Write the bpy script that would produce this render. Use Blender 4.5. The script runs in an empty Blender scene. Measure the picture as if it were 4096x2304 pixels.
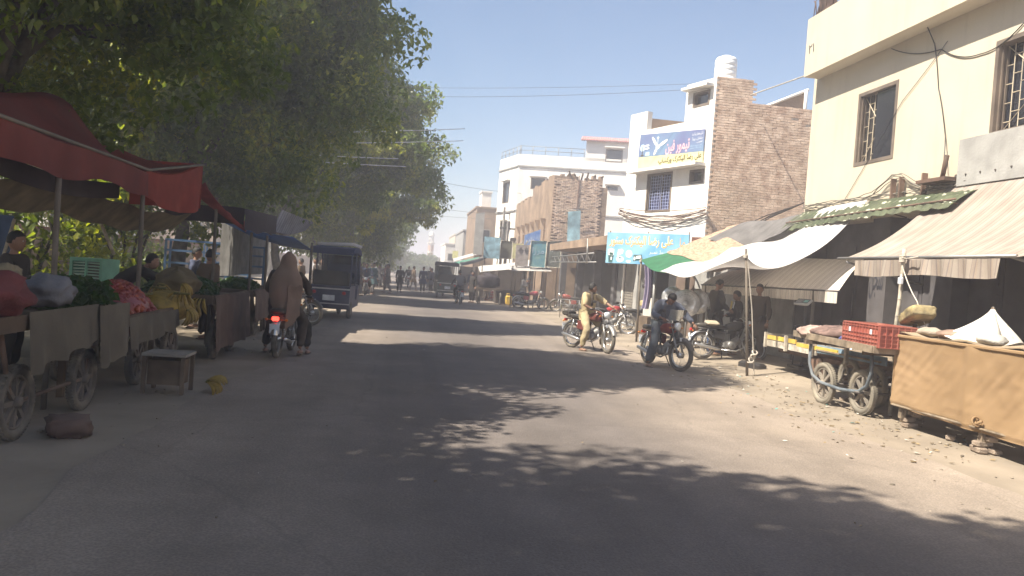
import bpy, bmesh, math, random
from math import sin, cos, pi, radians, sqrt, atan2, hypot
from mathutils import Vector, Matrix, noise, Euler
V = Vector
random.seed(7)
SC = bpy.context.scene
COL = SC.collection
# ------------------------------------------------------------------ camera
yaw, pit, roll = radians(7.9), radians(-0.98), math.atan(.075)
fw = V((sin(yaw)*cos(pit), cos(yaw)*cos(pit), sin(pit)))
r0 = V((cos(yaw), -sin(yaw), 0)); u0 = r0.cross(fw)
rt = r0*cos(roll) + u0*sin(roll); up = rt.cross(fw)
cd = bpy.data.cameras.new('camera'); cam = bpy.data.objects.new('camera', cd); COL.objects.link(cam)
cam.matrix_world = Matrix(((rt.x, up.x, -fw.x, 0), (rt.y, up.y, -fw.y, 0), (rt.z, up.z, -fw.z, 1.65), (0, 0, 0, 1)))
cd.sensor_width = 36; cd.lens = 3150/4096*36; cd.clip_start = .05; cd.clip_end = 4000
SC.camera = cam
# ------------------------------------------------------------------ sky, sun, exposure
SUN_EL, SUN_AZ = radians(53), radians(18)          # light travels towards +X, drifting to +Y
sd = V((cos(SUN_EL)*cos(SUN_AZ), cos(SUN_EL)*sin(SUN_AZ), -sin(SUN_EL)))
W = bpy.data.worlds.new('World'); SC.world = W; W.use_nodes = True
nt = W.node_tree; bg = nt.nodes['Background']
sky = nt.nodes.new('ShaderNodeTexSky'); sky.sky_type = 'NISHITA'; sky.sun_disc = False
sky.sun_elevation = SUN_EL; sky.sun_rotation = atan2(-sd.x, -sd.y)
sky.air_density = 1.0; sky.dust_density = 1.0; sky.ozone_density = 1.5; sky.altitude = 0
nt.links.new(sky.outputs[0], bg.inputs[0]); bg.inputs[1].default_value = .07
sl = bpy.data.lights.new('sun', 'SUN'); sl.energy = 5; sl.angle = radians(.65); sl.color = (1, .925, .79)
so = bpy.data.objects.new('sun', sl); COL.objects.link(so)
so.rotation_euler = sd.to_track_quat('-Z', 'Y').to_euler(); so.location = (-20, 0, 30)
SC.view_settings.view_transform = 'Standard'; SC.view_settings.look = 'None'
SC.view_settings.gamma = 1; SC.view_settings.use_curve_mapping = False
SC.view_settings.exposure = 1.32
SC.render.engine = 'CYCLES'; SC.cycles.use_denoising = True
SC.cycles.max_bounces = 6; SC.cycles.diffuse_bounces = 3; SC.cycles.transparent_max_bounces = 8
SC.cycles.volume_bounces = 2; SC.cycles.sample_clamp_indirect = 6

HAZE = .0058
# ------------------------------------------------------------------ helpers
class B:
    def __init__(s): s.v, s.f, s.m, s.s = [], [], [], []
    def add(s, vs, fs, m=0, sm=False):
        o = len(s.v); s.v += [tuple(p) for p in vs]
        for f in fs: s.f.append([i+o for i in f]); s.m.append(m); s.s.append(sm)
        return s
    def box(s, c, d, rz=0, m=0, R=None, jit=0):
        h = V(d)/2; R = R or Matrix.Rotation(rz, 3, 'Z'); c = V(c)
        vs = [c + R @ V((x*h.x+random.uniform(-jit, jit), y*h.y+random.uniform(-jit, jit), z*h.z+random.uniform(-jit, jit))) for z in (-1, 1) for y in (-1, 1) for x in (-1, 1)]
        return s.add(vs, [(0, 2, 3, 1), (4, 5, 7, 6), (0, 1, 5, 4), (2, 6, 7, 3), (0, 4, 6, 2), (1, 3, 7, 5)], m)
    def bb(s, a, b, m=0):
        a, b = V(a), V(b); return s.box((a+b)/2, [abs(q) for q in (b-a)], m=m)
    def rbox(s, c, d, bev=.01, R=None, m=0, sm=True):      # chamfered box
        h = V(d)/2; R = R or Matrix.Identity(3); c = V(c); b = min(bev, h.x*.9, h.y*.9, h.z*.9)
        rings = []
        for z, i in ((-h.z, b), (-h.z+b, 0), (h.z-b, 0), (h.z, b)):
            x, y = h.x-i, h.y-i
            rings.append([c + R @ V(p) for p in ((x-b, -y, z), (x, -y+b, z), (x, y-b, z), (x-b, y, z), (-x+b, y, z), (-x, y-b, z), (-x, -y+b, z), (-x+b, -y, z))])
        return s.loft(rings, True, True, m, False)
    def loft(s, rings, caps=True, closed=True, m=0, sm=True):
        o = []; n = len(rings[0]); fs = []
        for r in rings: o += r
        k = len(rings)
        for i in range(k-1):
            for j in range(n if closed else n-1):
                a, b = i*n+j, i*n+(j+1) % n
                fs.append((a, b, b+n, a+n))
        if caps: fs.append(tuple(range(n))[::-1]); fs.append(tuple(range((k-1)*n, k*n)))
        return s.add(o, fs, m, sm)
    def tube(s, pts, r=.02, n=7, m=0, sm=True, caps=True):
        pts = [V(p) for p in pts]; k = len(pts); rs = r if isinstance(r, (list, tuple)) else [r]*k
        rings = []; ref = None
        for i, p in enumerate(pts):
            t = (pts[min(i+1, k-1)] - pts[max(i-1, 0)])
            t = t.normalized() if t.length > 1e-9 else V((0, 0, 1))
            if ref is None: ref = V((0, 0, 1)) if abs(t.z) < .9 else V((1, 0, 0))
            a = t.cross(ref).normalized(); b = a.cross(t).normalized(); ref = b
            rings.append([p + a*cos(2*pi*j/n)*rs[i] + b*sin(2*pi*j/n)*rs[i] for j in range(n)])
        return s.loft(rings, caps, True, m, sm)
    def lathe(s, prof, n=16, c=(0, 0, 0), R=None, m=0, sm=True, caps=True):
        R = R or Matrix.Identity(3); c = V(c)
        return s.loft([[c + R @ V((r*cos(2*pi*j/n), r*sin(2*pi*j/n), z)) for j in range(n)] for r, z in prof], caps, True, m, sm)
    def ell(s, c, r, n=12, k=8, R=None, m=0, fn=None):
        R = R or Matrix.Identity(3); c = V(c); r = V(r); rings = []
        for i in range(k+1):
            th = pi*i/k; rr = max(sin(th), .02)
            ring = []
            for j in range(n):
                d = V((rr*cos(2*pi*j/n), rr*sin(2*pi*j/n), -cos(th)))
                if fn: d = fn(d)
                ring.append(c + R @ V((d.x*r.x, d.y*r.y, d.z*r.z)))
            rings.append(ring)
        return s.loft(rings, True, True, m, True)
    def grid(s, fn, nu, nv, m=0, sm=True, thick=0, T=None):
        vs = [V(fn(i/nu, j/nv)) for i in range(nu+1) for j in range(nv+1)]; w = nv+1
        fs = [(i*w+j, (i+1)*w+j, (i+1)*w+j+1, i*w+j+1) for i in range(nu) for j in range(nv)]
        s.add(vs, fs, m, sm)
        if thick:
            T = V(T or (0, 0, -1))*thick
            s.add([p+T for p in vs], [f[::-1] for f in fs], m, sm)
            rim = [(i, 0) for i in range(nu+1)]+[(nu, j) for j in range(1, nv+1)]+[(i, nv) for i in range(nu-1, -1, -1)]+[(0, j) for j in range(nv-1, 0, -1)]
            ring = [vs[i*w+j] for i, j in rim]; n = len(ring)
            s.add(ring+[p+T for p in ring], [(j, j+n, (j+1) % n+n, (j+1) % n) for j in range(n)], m, False)
        return s
    def torus(s, c, R0, r0, n=28, k=8, M3=None, m=0, sq=1):
        M3 = M3 or Matrix.Identity(3); c = V(c)       # axis = local Z
        rings = [[c + M3 @ V(((R0+r0*cos(2*pi*j/k))*cos(2*pi*i/n), (R0+r0*cos(2*pi*j/k))*sin(2*pi*i/n), r0*sq*sin(2*pi*j/k))) for j in range(k)] for i in range(n)]
        rings.append(rings[0]); return s.loft(rings, False, True, m, True)
    def poly(s, pts, T, m=0):                          # prism: outline + extrusion vector
        pts = [V(p) for p in pts]; n = len(pts); T = V(T)
        return s.add(pts+[p+T for p in pts], [tuple(range(n))[::-1], tuple(range(n, 2*n))]+[(i, (i+1) % n, (i+1) % n+n, i+n) for i in range(n)], m)
    def mesh(s, name, mats, off=None):
        me = bpy.data.meshes.new(name)
        vs = s.v if off is None else [(a-off.x, b-off.y, c-off.z) for a, b, c in s.v]
        me.from_pydata(vs, [], s.f)
        for q in (mats if isinstance(mats, (list, tuple)) else [mats]): me.materials.append(q)
        me.polygons.foreach_set('material_index', s.m); me.polygons.foreach_set('use_smooth', s.s)
        me.update(); return me
    def obj(s, name, mats, parent=None, world=False, loc=None, **k):
        off = None
        if world:
            off = V((0, 0, 0)); q = parent
            while q: off += q.location; q = q.parent
            if loc is not None: off += V(loc)
        o = bpy.data.objects.new(name, s.mesh(name, mats, off)); COL.objects.link(o); o.parent = parent
        if loc is not None: o.location = loc
        for a, b in k.items(): o[a] = b
        return o
def thing(name, label, cat, loc=(0, 0, 0), rz=0, group=None):
    o = bpy.data.objects.new(name, None); COL.objects.link(o); o.location = loc; o.rotation_euler = (0, 0, rz)
    o.empty_display_size = .1; o['label'] = label; o['category'] = cat
    if group: o['group'] = group
    return o
def solo(o, label, cat, group=None):
    o['label'] = label; o['category'] = cat
    if group: o['group'] = group
    return o
def dup(o, parent=None, swap=None):
    c = o.copy(); COL.objects.link(c); c.parent = parent
    if swap and c.type == 'MESH':
        for i, sl_ in enumerate(c.material_slots):
            mt = sl_.material
            if mt: sl_.link = 'OBJECT'; sl_.material = swap.get(mt.name, mt)
    for ch in o.children: dup(ch, c, swap)
    return c
def copy_thing(o, loc, rz, label, group=None, swap=None, lean=0):
    c = dup(o, None, swap); c.location = loc; c.rotation_euler = (0, lean, rz); c['label'] = label
    if group: c['group'] = group
    return c
def RZ(a): return Matrix.Rotation(a, 3, 'Z')
def RX(a): return Matrix.Rotation(a, 3, 'X')
def RY(a): return Matrix.Rotation(a, 3, 'Y')
AX = Matrix.Rotation(pi/2, 3, 'Y')                    # local Z -> world X
AY = Matrix.Rotation(-pi/2, 3, 'X')                   # local Z -> world Y

MC = {}
def mat(name, col, rough=.75, metal=0, var=.18, sc=3., bump=.15, bs=30., dust=0, dcol=(.33, .27, .2), dsc=1.5, col2=None, trans=0, alpha=None, spec=.4, emit=None, world=False):
    m = bpy.data.materials.new(name); m.use_nodes = True; n = m.node_tree.nodes; L = m.node_tree.links
    p = n['Principled BSDF']; out = n['Material Output']
    p.inputs['Roughness'].default_value = rough; p.inputs['Metallic'].default_value = metal
    p.inputs['Specular IOR Level'].default_value = spec
    if world: g = n.new('ShaderNodeNewGeometry'); co = g.outputs['Position']
    else: g = n.new('ShaderNodeTexCoord'); co = g.outputs['Object']
    def noise_(scale, det=4):
        t = n.new('ShaderNodeTexNoise'); t.inputs['Scale'].default_value = scale; t.inputs['Detail'].default_value = det
        L.new(co, t.inputs['Vector']); return t
    a = noise_(sc); r = n.new('ShaderNodeValToRGB')
    c2 = col2 or tuple(c*(1-var*1.5) for c in col)
    r.color_ramp.elements[0].position = .35; r.color_ramp.elements[1].position = .68
    r.color_ramp.elements[0].color = (*c2, 1); r.color_ramp.elements[1].color = (*[min(c*(1+var*.5), 1) for c in col], 1)
    L.new(a.outputs[0], r.inputs[0]); cur = r.outputs[0]
    if dust:
        d = noise_(dsc, 6); rr = n.new('ShaderNodeMapRange'); rr.inputs[1].default_value = .42; rr.inputs[2].default_value = .7
        rr.inputs[3].default_value = dust*.25; rr.inputs[4].default_value = min(dust, 1)
        L.new(d.outputs[0], rr.inputs[0]); mx = n.new('ShaderNodeMix'); mx.data_type = 'RGBA'
        L.new(rr.outputs[0], mx.inputs[0]); L.new(cur, mx.inputs[6]); mx.inputs[7].default_value = (*dcol, 1); cur = mx.outputs[2]
    L.new(cur, p.inputs['Base Color'])
    if bump:
        bn = noise_(bs, 3); bu = n.new('ShaderNodeBump'); bu.inputs['Strength'].default_value = bump; bu.inputs['Distance'].default_value = .02
        L.new(bn.outputs[0], bu.inputs['Height']); L.new(bu.outputs[0], p.inputs['Normal'])
    if trans:
        t = n.new('ShaderNodeBsdfTranslucent'); L.new(cur, t.inputs[0]); ms = n.new('ShaderNodeMixShader'); ms.inputs[0].default_value = trans
        L.new(p.outputs[0], ms.inputs[1]); L.new(t.outputs[0], ms.inputs[2]); L.new(ms.outputs[0], out.inputs[0])
    if emit: p.inputs['Emission Color'].default_value = (*emit[0], 1); p.inputs['Emission Strength'].default_value = emit[1]
    if alpha is not None: p.inputs['Alpha'].default_value = alpha
    MC[name] = m; m['c'] = 1; return m
def nodes(m): return m.node_tree.nodes, m.node_tree.links, m.node_tree.nodes['Principled BSDF']
def stripes(m, cols, width, axis='Y', world=False, ang=0):     # woven stripes along a fabric
    n, L, p = nodes(m); tc = n.new('ShaderNodeTexCoord'); sp = n.new('ShaderNodeSeparateXYZ'); L.new(tc.outputs['Object'], sp.inputs[0])
    mu = n.new('ShaderNodeMath'); mu.operation = 'MULTIPLY'; mu.inputs[1].default_value = 1/width; L.new(sp.outputs[axis], mu.inputs[0])
    fr = n.new('ShaderNodeMath'); fr.operation = 'FRACT'; L.new(mu.outputs[0], fr.inputs[0])
    r = n.new('ShaderNodeValToRGB'); r.color_ramp.interpolation = 'CONSTANT'; e = r.color_ramp.elements
    e[0].position = 0; e[0].color = (*cols[0][1], 1); e[1].position = cols[1][0]; e[1].color = (*cols[1][1], 1)
    for po, c in cols[2:]: q = e.new(po); q.color = (*c, 1)
    L.new(fr.outputs[0], r.inputs[0])
    old = p.inputs['Base Color'].links[0].from_socket
    mx = n.new('ShaderNodeMix'); mx.data_type = 'RGBA'; mx.blend_type = 'MULTIPLY'; mx.inputs[0].default_value = 1
    L.new(r.outputs[0], mx.inputs[6]); L.new(old, mx.inputs[7])
    for k in list(old.links):
        if k.to_node != mx: ts = k.to_socket; L.new(mx.outputs[2], ts)
    return m
def streaks(m, col, amt=.35, sx=2.2, sz=.22):          # run-off stains down a wall
    n, L, p = nodes(m); g = n.new('ShaderNodeNewGeometry'); mp = n.new('ShaderNodeMapping'); mp.inputs['Scale'].default_value = (sx, sx, sz); L.new(g.outputs['Position'], mp.inputs[0])
    no = n.new('ShaderNodeTexNoise'); no.inputs['Scale'].default_value = 1.6; no.inputs['Detail'].default_value = 8; no.inputs['Roughness'].default_value = .65; L.new(mp.outputs[0], no.inputs[0])
    r = n.new('ShaderNodeMapRange'); r.inputs[1].default_value = .52; r.inputs[2].default_value = .78; r.inputs[3].default_value = 0; r.inputs[4].default_value = amt; L.new(no.outputs[0], r.inputs[0])
    old = p.inputs['Base Color'].links[0].from_socket; mx = n.new('ShaderNodeMix'); mx.data_type = 'RGBA'; L.new(r.outputs[0], mx.inputs[0]); L.new(old, mx.inputs[6]); mx.inputs[7].default_value = (*col, 1); L.new(mx.outputs[2], p.inputs['Base Color']); return m
# fabric, metal and paint shared by many things
black = mat('black_rubber', (.03, .03, .03), .8, dust=.35); tyre_m = mat('dusty_tyre', (.04, .038, .035), .9, dust=.9, dcol=(.22, .19, .15), dsc=5)
grey_tyre = mat('pale_dusty_tyre', (.16, .145, .12), .9, dust=.9, dcol=(.3, .26, .2), dsc=4)
chrome = mat('chrome', (.62, .62, .62), .28, .9, var=.1, bump=0, dust=.15); steel = mat('grey_steel', (.3, .3, .3), .5, .7, dust=.3)
dkmetal = mat('dark_metal', (.05, .05, .055), .5, .5, dust=.3); blackp = mat('black_paint', (.015, .015, .017), .3, var=.1, bump=0, dust=.12)
redp = mat('red_paint', (.33, .02, .025), .3, var=.1, bump=0, dust=.15); seatm = mat('black_vinyl', (.02, .02, .02), .45, bump=.1, dust=.2)
glassl = mat('lamp_glass', (.75, .78, .8), .1, var=.05, bump=0, spec=1); mirr = mat('mirror_glass', (.55, .6, .65), .08, .9, bump=0)
amber = mat('amber_lens', (.6, .2, .02), .3, bump=0); redl = mat('red_lens', (.5, .02, .02), .3, bump=0); redon = mat('lit_red_lens', (.6, .02, .02), .3, bump=0, emit=((1, .05, .03), 2.2))
platem = mat('plate_white', (.7, .72, .75), .5, bump=0); platey = mat('plate_dark_print', (.05, .05, .08), .5, bump=0)
wood = mat('weathered_wood', (.25, .19, .13), .85, var=.4, sc=6, bump=.4, bs=20, dust=.5); woodd = mat('dark_wood', (.1, .065, .04), .85, var=.3, dust=.3)
rope = mat('rope', (.5, .45, .38), .9); rust = mat('rusty_steel', (.12, .06, .04), .8, var=.4, dust=.3)
pole_m = mat('dull_pole', (.12, .1, .08), .8, dust=.3); bamboo = mat('pale_bamboo', (.5, .45, .36), .7, var=.3, sc=9)
skin = mat('skin', (.26, .145, .095), .55, var=.12, bump=.05); hair = mat('black_hair', (.012, .01, .009), .6, bump=.4, bs=90)
eyew = mat('eye', (.5, .48, .45), .3, bump=0); lipm = mat('lips', (.2, .07, .06), .5, bump=0); sandal = mat('brown_leather', (.06, .035, .02), .6, dust=.4)
# ------------------------------------------------------------------ ground and road
def gz(x, y):                       # the dirt shoulder rises gently towards the shops
    a = min(max((x-6.2)/1.8, 0), 1)*min(max((y-11)/4, 0), 1)*.14
    return a
gm = mat('dusty_ground', (.28, .23, .175), .95, var=.18, sc=.9, bump=.35, bs=14, world=True)
def road_material():
    m = mat('dusty_asphalt', (.1, .088, .087), .9, world=True, var=.1, sc=.5, bump=.5, bs=60)
    n, L, p = nodes(m); g = n.new('ShaderNodeNewGeometry'); sp = n.new('ShaderNodeSeparateXYZ'); L.new(g.outputs['Position'], sp.inputs[0])
    no = n.new('ShaderNodeTexNoise'); no.inputs['Scale'].default_value = .35; no.inputs['Detail'].default_value = 8; L.new(g.outputs['Position'], no.inputs[0])
    # sand drifts in from both edges: distance from the crown of the road plus noise
    a = n.new('ShaderNodeMath'); a.operation = 'SUBTRACT'; L.new(sp.outputs[0], a.inputs[0]); a.inputs[1].default_value = 1.4
    ab = n.new('ShaderNodeMath'); ab.operation = 'ABSOLUTE'; L.new(a.outputs[0], ab.inputs[0])
    nm = n.new('ShaderNodeMath'); nm.operation = 'MULTIPLY_ADD'; L.new(no.outputs[0], nm.inputs[0]); nm.inputs[1].default_value = 3.2; L.new(ab.outputs[0], nm.inputs[2])
    mr = n.new('ShaderNodeMapRange'); mr.inputs[1].default_value = 2.4; mr.inputs[2].default_value = 5.4; mr.inputs[3].default_value = .22; mr.inputs[4].default_value = .97; L.new(nm.outputs[0], mr.inputs[0])
    old = p.inputs['Base Color'].links[0].from_socket
    # aggregate speckle
    vo = n.new('ShaderNodeTexVoronoi'); vo.inputs['Scale'].default_value = 55; L.new(g.outputs['Position'], vo.inputs['Vector'])
    vr = n.new('ShaderNodeMapRange'); vr.inputs[1].default_value = 0; vr.inputs[2].default_value = .9; vr.inputs[3].default_value = .75; vr.inputs[4].default_value = 1.2; L.new(vo.outputs[0], vr.inputs[0])
    mx = n.new('ShaderNodeMix'); mx.data_type = 'RGBA'; L.new(mr.outputs[0], mx.inputs[0]); L.new(old, mx.inputs[6]); mx.inputs[7].default_value = (.27, .22, .175, 1)
    m2 = n.new('ShaderNodeMix'); m2.data_type = 'RGBA'; m2.blend_type = 'MULTIPLY'; m2.inputs[0].default_value = 1; L.new(mx.outputs[2], m2.inputs[6]); L.new(vr.outputs[0], m2.inputs[7])
    # tyre-polished tracks, large repair patches, hairline cracks
    cur = m2.outputs[2]
    def mul(fac_sock, lo, hi, a0, a1):
        nonlocal cur
        q = n.new('ShaderNodeMapRange'); q.inputs[1].default_value = lo; q.inputs[2].default_value = hi; q.inputs[3].default_value = a0; q.inputs[4].default_value = a1; L.new(fac_sock, q.inputs[0])
        k = n.new('ShaderNodeMix'); k.data_type = 'RGBA'; k.blend_type = 'MULTIPLY'; k.inputs[0].default_value = 1; L.new(cur, k.inputs[6]); L.new(q.outputs[0], k.inputs[7]); cur = k.outputs[2]
    mp = n.new('ShaderNodeMapping'); mp.inputs['Scale'].default_value = (1.5, .03, 1); L.new(g.outputs['Position'], mp.inputs[0]); t1 = n.new('ShaderNodeTexNoise'); t1.inputs['Scale'].default_value = 1; t1.inputs['Detail'].default_value = 3; L.new(mp.outputs[0], t1.inputs[0]); mul(t1.outputs[0], .35, .65, .88, 1.08)
    t2 = n.new('ShaderNodeTexNoise'); t2.inputs['Scale'].default_value = .8; t2.inputs['Detail'].default_value = 9; t2.inputs['Roughness'].default_value = .7; L.new(g.outputs['Position'], t2.inputs[0]); mul(t2.outputs[0], .38, .62, .86, 1.1)
    t3 = n.new('ShaderNodeTexVoronoi'); t3.feature = 'DISTANCE_TO_EDGE'; t3.inputs['Scale'].default_value = .3; ad = n.new('ShaderNodeMix'); ad.data_type = 'RGBA'; ad.inputs[0].default_value = .35; L.new(g.outputs['Position'], ad.inputs[6]); L.new(t2.outputs[1], ad.inputs[7]); L.new(ad.outputs[2], t3.inputs['Vector']); mul(t3.outputs[0], 0, .005, .87, 1)
    L.new(cur, p.inputs['Base Color']); return m
rm = road_material()
b = B()
xs = [-600, -300, -80, -30, -12, -6, -3, 0, 3, 5, 6.2, 6.8, 7.4, 8, 9, 12, 30, 80, 300, 600]; ys = [-300, -60, -20, 0, 5, 9, 11, 12, 13, 14, 15, 17, 20, 30, 50, 90, 200, 620]
b.add([(x, y, gz(x, y)-.004) for x in xs for y in ys], [(i*len(ys)+j, (i+1)*len(ys)+j, (i+1)*len(ys)+j+1, i*len(ys)+j+1) for i in range(len(xs)-1) for j in range(len(ys)-1)], 0, True)
b.obj('ground', gm, kind='structure')
b = B()
def redge(side, y):
    return (5.6 if side > 0 else -2.15) + .28*noise.noise(V((side*7.3, y*.45, 0))) + .12*noise.noise(V((side*2.3, y*2.1, 3)))
nn = 270
yy = [-30+i*(62/160) if i < 160 else 32+(i-160)*5.2 for i in range(nn+1)]
for y0, y1 in zip(yy, yy[1:]):
    pts = [(redge(-1, y0), y0, 0), (redge(1, y0), y0, 0), (redge(1, y1), y1, 0), (redge(-1, y1), y1, 0)]
    b.add([(x, y, .006) for x, y, _ in pts], [(0, 1, 2, 3)])
b.obj('road', rm, kind='structure')
# loose stones and litter scraps on the shoulder
stone_m = mat('pebble', (.3, .25, .19), .95, world=True, sc=5, var=.4)
b = B(); R_ = random.Random(3)
for i in range(340):
    if i < 180: x = R_.gauss(6.1, .8); y = R_.uniform(5, 16)
    elif i < 260: x = R_.gauss(-2.6, .6); y = R_.uniform(4, 22)
    else: x = R_.gauss(6.2, .9); y = R_.uniform(16, 40)
    s = R_.choice([.006, .008, .011, .02]); z = gz(x, y)
    if i < 180: x += .35*noise.noise(V((x*3, y*1.3, 0)))*2; y += .8*noise.noise(V((y*1.1, x, 5)))
    z = gz(x, y); b.ell((x, y, z+s*.3), (s*R_.uniform(.8, 1.6), s*R_.uniform(.8, 1.6), s*.7), 5, 3, RZ(R_.uniform(0, 3)))
b.obj('pebbles', stone_m, kind='stuff', label='small stones and grit scattered over the dirt shoulders')
b = B(); lit = [mat('paper_scrap', (.6, .56, .48), .8, bump=0), mat('husk_scrap', (.3, .22, .12), .9, bump=0), mat('teal_scrap', (.12, .38, .34), .6, bump=0), mat('leaf_litter', (.14, .1, .05), .9, bump=0)]
for i in range(420):
    x = R_.gauss(6.15, .75); y = R_.uniform(7.5, 16); z = gz(x, y)+.012; s = R_.uniform(.012, .05); a = R_.uniform(0, 6)
    if i > 340: x = R_.uniform(-3.2, 5.5); y = R_.uniform(5, 20); s *= .5
    q = [V((cos(a+k*pi/2)*s*R_.uniform(.5, 1.2), sin(a+k*pi/2)*s*R_.uniform(.3, 1), R_.uniform(-.008, .012))) for k in range(4)]
    b.add([(x+p.x, y+p.y, z+p.z) for p in q], [(0, 1, 2, 3)], R_.choice([0, 1, 1, 3, 3, 3, 1]) if R_.random() > .03 else 2)
b.obj('litter', lit, kind='stuff', label='paper scraps, husks and dry leaves littering the dirt shoulder')

# ------------------------------------------------------------------ trees
def leaf_material(name, c1, c2, c3):
    m = bpy.data.materials.new(name); m.use_nodes = True; n = m.node_tree.nodes; L = m.node_tree.links; p = n['Principled BSDF']
    g = n.new('ShaderNodeNewGeometry'); no = n.new('ShaderNodeTexNoise'); no.inputs['Scale'].default_value = .55; no.inputs['Detail'].default_value = 3; L.new(g.outputs['Position'], no.inputs[0])
    n2 = n.new('ShaderNodeTexNoise'); n2.inputs['Scale'].default_value = 9; L.new(g.outputs['Position'], n2.inputs[0])
    ma = n.new('ShaderNodeMath'); ma.operation = 'MULTIPLY_ADD'; L.new(n2.outputs[0], ma.inputs[0]); ma.inputs[1].default_value = .5; L.new(no.outputs[0], ma.inputs[2])
    r = n.new('ShaderNodeValToRGB'); e = r.color_ramp.elements; e[0].position = .5; e[0].color = (*c1, 1); e[1].position = .98; e[1].color = (*c3, 1); q = e.new(.78); q.color = (*c2, 1)
    L.new(ma.outputs[0], r.inputs[0]); L.new(r.outputs[0], p.inputs['Base Color']); p.inputs['Roughness'].default_value = .38; p.inputs['Specular IOR Level'].default_value = .45
    t = n.new('ShaderNodeBsdfTranslucent'); mx = n.new('ShaderNodeMix'); mx.data_type = 'RGBA'; mx.blend_type = 'MULTIPLY'; mx.inputs[0].default_value = 1; L.new(r.outputs[0], mx.inputs[6]); mx.inputs[7].default_value = (1.5, 1.6, .5, 1)
    L.new(mx.outputs[2], t.inputs[0]); ms = n.new('ShaderNodeMixShader'); ms.inputs[0].default_value = .48
    L.new(p.outputs[0], ms.inputs[1]); L.new(t.outputs[0], ms.inputs[2]); L.new(ms.outputs[0], n['Material Output'].inputs[0]); return m
leafm = leaf_material('peepal_leaf', (.05, .08, .02), (.14, .185, .035), (.4, .38, .05))
leafd = leaf_material('dusty_leaf', (.05, .075, .03), (.08, .12, .035), (.14, .17, .045))
bark = mat('grey_bark', (.1, .085, .07), .95, var=.4, sc=7, bump=.9, bs=14, dust=.3)
def leaves(b, c, r, n, s, R, droop=.5):
    """n folded pointed leaves spread through an ellipsoid clump"""
    cx, cy, cz = c; rx, ry, rz = r
    for _ in range(n):
        while 1:
            x, y, z = R.uniform(-1, 1), R.uniform(-1, 1), R.uniform(-1, 1); d = x*x+y*y+z*z
            if d < 1 and d > .12: break
        a = R.uniform(0, 2*pi); el = R.uniform(-1.3, .4) - droop*.3; sz = s*R.uniform(.65, 1.3)
        dx, dy, dz = cos(a)*cos(el), sin(a)*cos(el), sin(el)         # leaf axis
        sx, sy = -sin(a), cos(a); tw = R.uniform(-.8, .8); sxx, syy, szz = sx*cos(tw), sy*cos(tw), sin(tw)
        px, py, pz = cx+x*rx, cy+y*ry, cz+z*rz; w = sz*.42
        o = len(b.v)
        b.v += [(px, py, pz), (px+dx*sz*.45+sxx*w, py+dy*sz*.45+syy*w, pz+dz*sz*.45+szz*w+w*.25), (px+dx*sz, py+dy*sz, pz+dz*sz-.1*sz), (px+dx*sz*.45-sxx*w, py+dy*sz*.45-syy*w, pz+dz*sz*.45-szz*w+w*.25)]
        b.f.append((o, o+1, o+2, o+3)); b.m.append(0); b.s.append(False)
def crown_mesh(name, rad, h0, h1, nclump, nleaf, size, seed, m, pts_out=None):
    R = random.Random(seed); b = B(); cz = (h0+h1)/2; hz = (h1-h0)/2
    for i in range(nclump):
        th = R.uniform(0, 2*pi); u = R.uniform(-1, 1); k = R.uniform(.8, 1.0) if i % 3 else R.uniform(.3, .75)
        sr = sqrt(1-u*u); bulge = .82+.36*noise.noise(V((cos(th)*sr*1.7+seed, sin(th)*sr*1.7, u*1.7)))+.1
        w = 1.0 if u < 0 else (1-u*u*.2)
        p = (cos(th)*sr*rad[0]*k*bulge*w, sin(th)*sr*rad[1]*k*bulge*w, cz+u*hz*k*(.9+.2*bulge))
        rr = R.uniform(.4, 1.0)*(.75+rad[0]*.06); q = (rr*R.uniform(.8, 1.2), rr*R.uniform(.8, 1.2), rr*R.uniform(.6, 1.0))
        leaves(b, p, q, int(nleaf*rr), size, R)
        if pts_out is not None and i % 9 == 0: pts_out.append(p)
    # inner, larger leaves keep the crown opaque
    for i in range(int(nclump*.9)):
        th = R.uniform(0, 2*pi); u = R.uniform(-.9, .9); k = R.uniform(.1, .88); sr = sqrt(1-u*u)
        leaves(b, (cos(th)*sr*rad[0]*k, sin(th)*sr*rad[1]*k, cz+u*hz*k), (.75, .75, .7), 74, .25, R)
    return b.mesh(name, m)
def trunk_bld(h0, tips, seed, r=.26):
    R = random.Random(seed); b = B(); pts = [V((0, 0, -.15))]; p = V((0, 0, 0)); k = 6
    for i in range(k): pts.append(V((R.uniform(-.12, .12)*i*.6, R.uniform(-.12, .12)*i*.6, h0*1.1*(i+1)/k)))
    b.tube(pts, [r*(1.25 if i == 0 else 1-.09*i) for i in range(k+1)], 9)
    fork = pts[-1]
    for t in tips:
        t = V(t); mid = fork.lerp(t, .5)+V((R.uniform(-.3, .3), R.uniform(-.3, .3), R.uniform(.1, .5)))
        base = pts[R.choice([-1, -2, -3])]
        b.tube([base, base.lerp(mid, .5)+V((0, 0, .15)), mid, t], [r*.5, r*.36, r*.24, r*.08], 6)
        for _ in range(2): e = mid.lerp(t, R.random())+V((R.uniform(-.9, .9), R.uniform(-.9, .9), R.uniform(-.2, .8))); b.tube([mid, e], [r*.13, r*.04], 5)
    return b
TREES = []
def tree(x, y, rad, h0, h1, label, seed, ncl, nl, size, m=leafm, name='street_tree', grp='shade trees along the left side of the street'):
    t = thing(name, label, 'tree', (x, y, 0), 0, grp); tips = []
    me = crown_mesh('crown', rad, h0, h1, ncl, nl, size, seed, m, tips)
    trunk_bld(h0, tips[:14], seed).obj('trunk', bark, t)
    c = bpy.data.objects.new('crown', me); COL.objects.link(c); c.parent = t; c['kind'] = 'stuff'
    TREES.append(t); return t
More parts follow.
